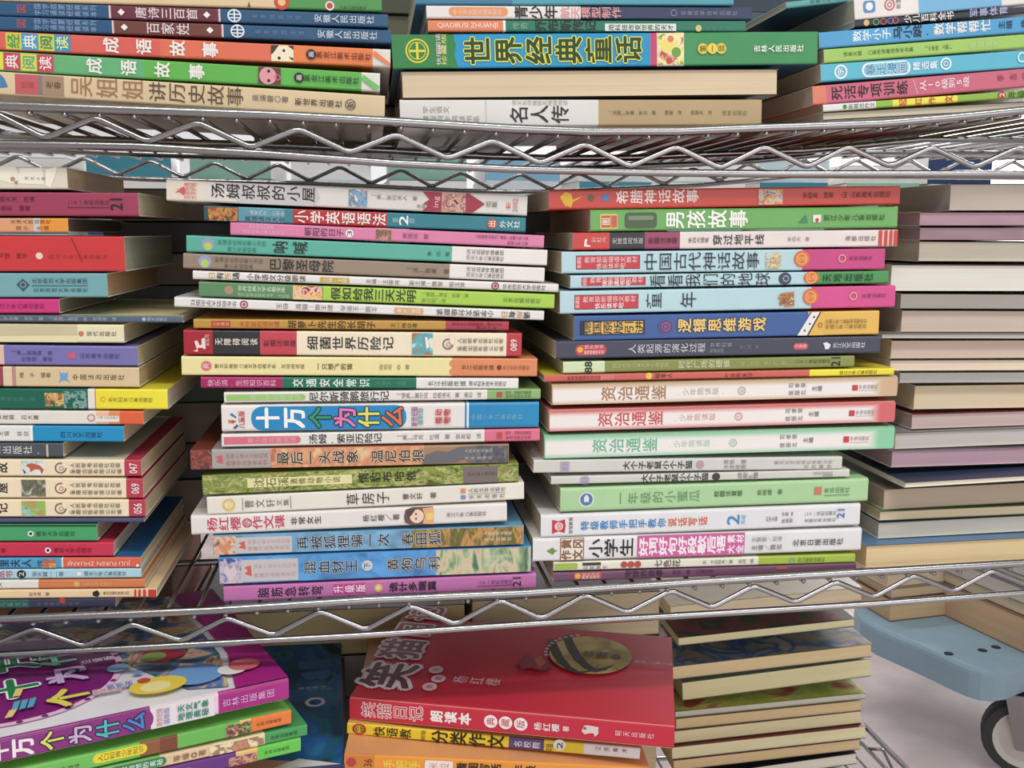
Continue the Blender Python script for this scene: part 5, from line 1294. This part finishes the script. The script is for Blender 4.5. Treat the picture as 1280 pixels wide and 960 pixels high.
flat(b, 'colour_panel', [top_l(b, 372, 828), top_l(b, 412, 824), top_l(b, 416, 834), top_l(b, 374, 838)], mat((30, 100, 160), .4), plane='t')
flat(b, 'colour_panel', [top_l(b, 374, 842), top_l(b, 414, 838), top_l(b, 410, 848), top_l(b, 384, 850)], mat((40, 110, 170), .4), plane='t')

G = 'books in the middle stack of the lowest shelf'
RED = (214, 40, 62)
b = book('H0', 'thick red diary storybook with a golden oval on its cover, lower middle stack', G, 437, 843, 871, 900, 907, 937.5, RED, None,
         [('t', '笑猫日记', 451, 530, .48, 21, (196, 44, 66), .0, 'r', ((242, 226, 226), .06)), ('t', '朗读本', 537, 590, .5, 16, (246, 236, 234), .05)] +
         [q for x_, c_ in ((613.5, '典'), (632, '藏'), (651, '版')) for q in (('c', x_, .5, 8.5, (244, 232, 230)), ('t', c_, x_ - 6, x_ + 6, .5, 11, (206, 60, 80), .01))] +
         [('t', '杨红樱', 667, 700, .52, 11, (244, 226, 226), .02), ('t', '著', 703, 712, .52, 8, (244, 226, 226)), ('y', [(727, .55), (730, .3), (735, .28), (742, .3), (748, .32), (748, .6), (744, .75), (742, .6), (736, .62), (731, .68)], (226, 206, 196), 'illustration'), ('c', 731, .42, 2, (150, 90, 80)), ('t', '明天出版社', 768, 818, .5, 7, (238, 196, 200), .01)],
         y0=.034, dd=-.062, depth=.147, top=(204, 30, 52), rough=.5, r=.0022)
top_text(b, '笑', 487, 845, .042, (96, 14, 28), .03, ((226, 214, 214), .13))
top_text(b, '猫', 503, 812, .037, (120, 18, 34), .03, ((220, 206, 206), .12))
top_text(b, '日', 517, 788, .033, (170, 30, 46), .03, ((216, 200, 200), .12))
top_text(b, '记', 533, 768, .032, (170, 30, 46), .03, ((216, 200, 200), .12))
for (px_, py_), c_ in zip(((537, 860), (548, 850), (545, 839)), '典藏版'):
    top_disc(b, 'emblem', px_, py_, .0052, .0062, mat((232, 200, 204), .4))
    top_text(b, c_, px_, py_, .006, (190, 40, 60), .0)
top_text(b, '杨红樱', 596, 853, .0115, (226, 190, 194), -.008, None, .036)
ox, oy = top_l(b, 738, 820)
flat(b, 'illustration', disc_pts(ox, oy, .0315, .034, 40), pic_mat([(206, 186, 110), (190, 164, 84), (150, 130, 60), (206, 180, 96)], 20), plane='t')
def zp(pts):
    return [(425 + x / 2.844, 700 + y / 2.844) for x, y in pts]


on_top(b, 'illustration', zp([(738, 290), (752, 340), (775, 372), (810, 398), (850, 412), (895, 402), (925, 378), (890, 398), (850, 402), (822, 385), (795, 352), (775, 312), (762, 285)]), mat((50, 36, 38), .5))
on_top(b, 'illustration', zp([(790, 278), (808, 325), (832, 362), (868, 392), (905, 406), (945, 398), (978, 376), (940, 388), (908, 392), (880, 372), (852, 338), (832, 300), (820, 270)]), mat((50, 36, 38), .5))
for k in range(10):
    g = math.pi * (.62 + .05 * k)
    flat(b, 'emblem', disc_pts(ox + .034 * math.cos(g), oy + .037 * math.sin(g), .0018, .0018, 10), mat((206, 170, 174), .4), plane='t')
for k in range(8):
    g = math.pi * (.95 + .07 * k)
    cx_, cy_ = ox - .026, oy - .022
    flat(b, 'emblem', [(cx_ + r_ * math.cos(g + d_), cy_ + r_ * math.sin(g + d_)) for r_, d_ in ((.0085, -.08), (.0085, .08), (.0125, .06), (.0125, -.06))], mat((70, 20, 30), .4), plane='t')
on_top(b, 'illustration', [(648, 830), (660, 820), (672, 830), (682, 826), (690, 836), (676, 842), (664, 838), (652, 840)], mat((150, 40, 44), .4))
on_top(b, 'illustration', [(668, 828), (676, 822), (682, 832), (674, 838)], mat((190, 90, 60), .4))
top_text(b, '珍藏本', 753, 822, .0105, (84, 70, 40), .03, None, .03, 'u')
top_text(b, '经典儿童文学', 817, 832, .005, (226, 180, 184), 0, None, .03)
book('H1', 'yellow composition book with brush lettering under the red storybook', G, 434, 800, 901, 919, 935, 949, (238, 206, 40), [(636, (238, 206, 40)), (680, (96, 76, 130)), (730, (236, 206, 44)), (800, (226, 222, 218))],
     [('o', 449, .45, 9, 2.6, (206, 60, 56)), ('t', '名师', 441, 458, .45, 9, (90, 50, 40)), ('t', '快语教', 466, 515, .5, 13, (60, 44, 30), .02), ('t', '新版', 526, 532, .5, 14, (110, 90, 60), 0, 'V'), ('t', '分类作文', 538, 632, .5, 18, (50, 36, 24), .03), ('t', '名校精', 642, 676, .5, 9, (206, 196, 220), .03), ('c', 699, .3, 8, (236, 232, 226)), ('t', '2', 696, 703, .35, 9, (70, 50, 50), .02, 'V'), ('t', '年级', 682, 692, .6, 10, (130, 90, 30), 0, 'V'), ('t', '江苏美术', 742, 786, .3, 6, (150, 60, 60))],
     y0=.03, dd=-.04, depth=.18, top=(236, 170, 90))
book('H2', 'orange drawing and writing book lowest visible in the lower middle stack', G, 430, 811, 942, 962, 959, 980, (240, 150, 44), [(468, (216, 130, 50)), (811, (242, 152, 46))],
     [('c', 439, .5, 6, (196, 60, 60)), ('t', '36', 455, 465, .5, 10, (110, 50, 20), 0, 'V'), ('t', '手把手', 478, 526, .5, 12, (244, 214, 60), .03), ('p', 531, 566, .15, 1, (236, 226, 216), 'lr', .001), ('t', '米粒', 535, 562, .55, 12, (220, 150, 140)), ('t', '看图写话1年级', 570, 670, .5, 14, (60, 36, 20), .03)],
     y0=.004, dd=-.018, depth=.19, top=(232, 160, 100))

G = 'page-edge books in the right stack of the lowest shelf'
CRM = (200, 178, 138)
J_ = [('J0a', 'cream page-edge book half hidden behind the rail, top of the lower right stack', 838, 1078, 757, 776, 734, 751, (196, 180, 150), (186, 170, 140), .24),
      ('J1', 'page-edge book with a dark green cover in the lower right stack', 848, 1069, 797, 808, 773, 783.5, (204, 192, 150), (40, 80, 62), .24),
      ('J2', 'sandy page-edge book with a blue and grey cover in the lower right stack', 838, 1090, 833, 851, 805, 821, (204, 178, 134), (120, 126, 140), .23),
      ('J3', 'thick cream page-edge book near the middle of the lower right stack', 853, 1089, 853, 876.5, 823, 845.5, (206, 190, 146), (150, 160, 120), .235),
      ('J4', 'thin grey-edged magazine with a lime yellow cover in the lower right stack', 844, 1083, 889, 898, 866, 873.5, (176, 172, 160), (190, 186, 60), .225),
      ('J5', 'tan page-edge book under the lime magazine in the lower right stack', 845, 1077, 898.5, 912, 874.5, 889, (190, 166, 126), (150, 130, 96), .23),
      ('J6', 'cream page-edge book in the lower half of the lower right stack', 843, 1077, 912.5, 931, 889.5, 903, (206, 186, 146), (180, 150, 110), .23),
      ('J7', 'pale page-edge book with a wine red cover in the lower right stack', 840, 1083, 933, 951, 908, 922, (206, 190, 150), (130, 50, 50), .225),
      ('J8', 'tan page-edge book near the bottom of the lower right stack', 842, 1076, 951.5, 963, 922.5, 938, (192, 166, 124), (130, 110, 80), .23),
      ('J9', 'white page-edge book with a black cover lowest in the lower right stack', 880, 1071, 968, 982, 941, 955, (196, 190, 176), (40, 48, 48), .23)]
for key, lab, xl, xr, tl, bl_, tr, br, pg, cc, yy in J_:
    book(key, lab, G, xl, xr, tl, bl_, tr, br, cc, None, [], y0=yy, dd=.0, fore=True, page=tuple(min(235, int(v * 1.13)) for v in pg), depth=.12, pk=.92, pscale=500)
for key, cols_ in (('J1', [(60, 90, 70), (150, 70, 70), (40, 80, 60), (90, 110, 90)]), ('J2', [(150, 150, 160), (170, 150, 110), (40, 90, 150), (176, 166, 150)]), ('J4', [(196, 196, 60), (170, 190, 60), (206, 206, 110), (190, 90, 60)])):
    b = BOOKS[key]
    flat(b, 'illustration', [(.001, .001), (b.L - .001, .001), (b.L - .001, b.depth - .002), (.001, b.depth - .002)], pic_mat(cols_, 26), plane='t')


# ------------------------------------------------------------------ plain blocks of books: behind, below and beyond
def blk(key, label, group, x, y, z, L, dep, T, rot, col, page=PAGE, fore=True, fixed=True):
    e = empty('book', (x, y, z))
    e.rotation_euler = (0, 0, rot)
    tag(e, label, 'book', group)
    n_ = Ao = None
    th = min(.0007, T * .12)
    A_, B_ = shell_profile(dep, T, min(.001, T * .3), th, fore)
    n_ = len(A_)
    vs_, fs_, mi_ = [], [], []
    for xx in (0, L):
        vs_ += [(xx, yy, zz) for yy, zz in A_] + [(xx, yy, zz) for yy, zz in B_]
    for k in range(n_ - 1):
        f = (k, 2 * n_ + k, 2 * n_ + k + 1, k + 1)
        fs_.append(f if fore else f[::-1])
        f = (n_ + k, n_ + k + 1, 3 * n_ + k + 1, 3 * n_ + k)
        fs_.append(f if fore else f[::-1])
        fs_.append((k, k + 1, n_ + k + 1, n_ + k))
        fs_.append((2 * n_ + k, 2 * n_ + k + 1, 3 * n_ + k + 1, 3 * n_ + k))
    link('cover', vs_, fs_, cover_mat(col), e)
    g_ = box_geo(.0006, .0012 if fore else th, th * .98, L - .0006, dep - (th if fore else .0012), T - th * .98)
    link('pages', g_[0], g_[1], page_mat(page, .82, 500), e)
    return e


def pile(G, name, x, y, z, items):
    if not isinstance(z, float):
        z = max(zi(z, x + .25 * i / 10) for i in range(11)) - .0018
    """items: (label, thickness, length, dx, cover, page, fore)"""
    for i, (lab, T, L_, dx, c_, p_, fo) in enumerate(items):
        blk(None, lab, G, x + dx, y, z, L_, .145, T - .0004, random.uniform(-.03, .03), c_, p_, fo)
        z += T


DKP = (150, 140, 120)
zt = zi(UPR, 0.0) - .0022
zm_ = zi(UPM, 0.0) - .0022
G = 'second row of dark books added behind the front stacks'
# dull books added to keep the gaps between the top-shelf stacks dark
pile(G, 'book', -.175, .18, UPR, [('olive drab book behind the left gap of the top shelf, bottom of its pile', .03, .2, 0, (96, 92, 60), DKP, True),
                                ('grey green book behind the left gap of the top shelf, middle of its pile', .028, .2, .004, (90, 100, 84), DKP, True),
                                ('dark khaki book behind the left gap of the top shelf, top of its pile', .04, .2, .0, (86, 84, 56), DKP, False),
                                ('dark moss book darkening the left gap of the top shelf, over the khaki one', .045, .2, .003, (70, 72, 52), DKP, False)])
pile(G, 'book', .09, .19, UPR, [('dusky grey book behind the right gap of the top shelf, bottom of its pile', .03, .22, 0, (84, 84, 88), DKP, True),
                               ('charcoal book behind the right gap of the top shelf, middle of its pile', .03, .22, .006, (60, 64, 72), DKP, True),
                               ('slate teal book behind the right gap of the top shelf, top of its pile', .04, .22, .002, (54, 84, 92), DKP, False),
                               ('dark petrol book darkening the right gap of the top shelf, over the slate teal one', .045, .22, .004, (40, 60, 70), DKP, False)])
# dull books added where the middle-shelf gaps show only shadow
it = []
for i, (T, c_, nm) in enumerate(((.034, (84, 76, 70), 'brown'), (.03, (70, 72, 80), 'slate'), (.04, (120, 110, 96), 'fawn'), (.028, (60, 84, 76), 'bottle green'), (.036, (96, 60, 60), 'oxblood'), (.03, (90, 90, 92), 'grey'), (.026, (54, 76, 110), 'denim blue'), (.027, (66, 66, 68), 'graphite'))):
    it.append((nm + ' book added to darken the gap between the centre and right stacks', T, .21, (i % 3) * .006, c_, (130, 120, 104), i % 2 == 0))
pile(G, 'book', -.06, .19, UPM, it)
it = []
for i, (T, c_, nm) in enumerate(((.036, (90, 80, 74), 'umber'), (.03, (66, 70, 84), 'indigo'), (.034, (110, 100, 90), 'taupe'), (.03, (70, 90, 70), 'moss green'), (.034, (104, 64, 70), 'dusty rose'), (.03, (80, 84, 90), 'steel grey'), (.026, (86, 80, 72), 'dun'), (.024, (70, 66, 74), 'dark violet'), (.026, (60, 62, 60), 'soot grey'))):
    it.append((nm + ' book added to darken the gap between the left and centre stacks', T, .2, (i % 3) * .006, c_, (130, 120, 104), i % 2 == 0))
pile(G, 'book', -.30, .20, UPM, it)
# behind the lower stacks, seen through the zigzag
G = 'page-edge books at the back of the lowest shelf'
zl2 = DECK_LOW - .0022
for x_, ln_, lst in ((-.53, .27, ((.06, 'clay'), (.06, 'walnut'), (.06, 'pewter'), (.055, 'hazel'), (.04, 'chestnut'))), (-.25, .235, ((.05, 'tan'), (.05, 'dun brown'), (.05, 'mushroom'), (.04, 'ash grey'), (.042, 'straw'))), (-.0085, .17, ((.05, 'ochre'), (.05, 'biscuit'), (.05, 'sepia'), (.04, 'cream'), (.042, 'parchment')))):
    pal = {'clay': (150, 120, 100), 'walnut': (110, 92, 76), 'pewter': (120, 118, 116), 'hazel': (140, 120, 90), 'chestnut': (116, 84, 70), 'tan': (170, 146, 116), 'dun brown': (130, 112, 92), 'mushroom': (150, 136, 122), 'ash grey': (150, 146, 140), 'straw': (190, 170, 124), 'ochre': (180, 150, 100), 'biscuit': (196, 172, 134), 'sepia': (120, 96, 76), 'cream': (206, 190, 158), 'parchment': (200, 184, 150)}
    pile(G, 'book', x_, .205, zl2, [(nm + ' page-edge book at the back of the lowest shelf behind the rail', T, ln_, i * .003 % .01, (120, 60, 60) if i % 2 else (90, 84, 80), pal[nm], True) for i, (T, nm) in enumerate(lst)])
# supporting books at the bottom of the lowest shelf, under the visible ones
G = 'lowest books of the bottom shelf stacks'
for stack, key, n_, cs in (('left', 'G0', 4, ((60, 80, 120), (150, 60, 60), (80, 120, 90), (90, 70, 60))), ('middle', 'H2', 4, ((190, 150, 60), (90, 110, 150), (150, 80, 100), (80, 90, 90))), ('right', 'J9', 1, ((120, 110, 96),))):
    b = BOOKS[key]
    h_ = (min(b.O.z, b.O.z + b.X.z * b.L) - zl2 - .001) / n_
    for i in range(n_):
        blk(None, ('lowest', 'second lowest', 'third lowest', 'fourth lowest')[i] + ' support book under the ' + stack + ' stack of the bottom shelf', G, b.O.x + .004 + .003 * i, b.O.y + .035 if stack != 'right' else b.O.y, zl2 + h_ * i, b.L - .012, b.depth - .03, h_ - .0006, math.atan2(b.X.y, b.X.x), cs[i], PAGE, stack == 'right')

# books lying on the dolly
G = 'books piled on the platform dolly'
for (px, py), L_, dep, rot, lst in (((1112, 777), .105, .16, .12, ((.034, (120, 62, 56), (196, 168, 128), 'brown-backed cream book at the left end of the dolly'), (.016, (150, 130, 110), (190, 170, 140), 'thin tan book on top of the brown-backed one on the dolly'), (.02, (226, 214, 206), (200, 180, 150), 'white and pink covered book topmost at the left of the dolly'))),
                                    ((1176, 767), .26, .15, math.atan2((at_z(1280, 816, PT) - at_z(1176, 767, PT)).y, (at_z(1280, 816, PT) - at_z(1176, 767, PT)).x), ((.05, (150, 120, 96), (206, 170, 132), 'thick peach page-edge book lowest of the slanted pile on the dolly'), (.018, (110, 90, 80), (206, 190, 160), 'cream page-edge book second in the slanted pile on the dolly'), (.022, (120, 130, 140), (196, 190, 180), 'grey page-edge book third in the slanted pile on the dolly'), (.016, (200, 170, 170), (206, 196, 184), 'pale pink book near the top of the slanted pile on the dolly'), (.02, (90, 110, 140), (190, 186, 180), 'blue-covered book topmost of the slanted pile on the dolly')))):
    p = at_z(px, py, PT + .0004)
    z = PT + .0004
    for i, (T, c_, pg, lab) in enumerate(lst):
        blk(None, lab, G, p.x + .004 * (i % 2), p.y + .006 * i, z, L_, dep, T - .0004, rot, c_, pg)
        z += T

# ------------------------------------------------------------------ far table with stacks, seen through the slit under the top shelf
G = 'book stacks on the far table'
tb = empty('table', (.55, 2.05, 0))
tag(tb, 'long pale table behind the rack carrying blue and white book stacks', 'table')
wm_ = mat((200, 198, 190), .5)
link('tabletop', *box_geo(-1.7, -.35, .67, 1.55, .35, .70), wm_, tb)
for sx_ in (-1.6, 1.45):
    for sy_ in (-.3, .3):
        link('leg', *box_geo(sx_ - .02, sy_ - .02, 0, sx_ + .02, sy_ + .02, .67), wm_, tb)
shades = [('white', (232, 234, 234)), ('sky blue', (120, 176, 206)), ('teal', (50, 130, 150)), ('navy', (44, 66, 110)), ('ice blue', (190, 214, 222)), ('sea green', (130, 180, 160)), ('pearl grey', (196, 204, 210))]
nth = ['first', 'second', 'third', 'fourth', 'fifth', 'sixth', 'seventh', 'eighth', 'ninth', 'tenth', 'eleventh', 'twelfth']
for s_ in range(11):
    z = .70
    for i in range(4):
        nm, c_ = shades[(s_ * 3 + i * 2 + s_ // 4) % 7]
        T = .046 + .012 * ((s_ * 2 + i) % 3)
        ordn = ['lowest', 'second', 'third', 'topmost'][i]
        blk(None, nm + ' book, ' + ordn + ' in the ' + nth[s_] + ' stack from the left on the table behind', G, -.98 + s_ * .235, 1.85 + .02 * (i % 2), z, .19, .22, T, random.uniform(-.12, .12), c_, (226, 224, 216), (s_ + i) % 3 == 0)
        z += T + .0005

bpy.data.objects.remove(_fo)
bpy.data.scenes.remove(_fs)
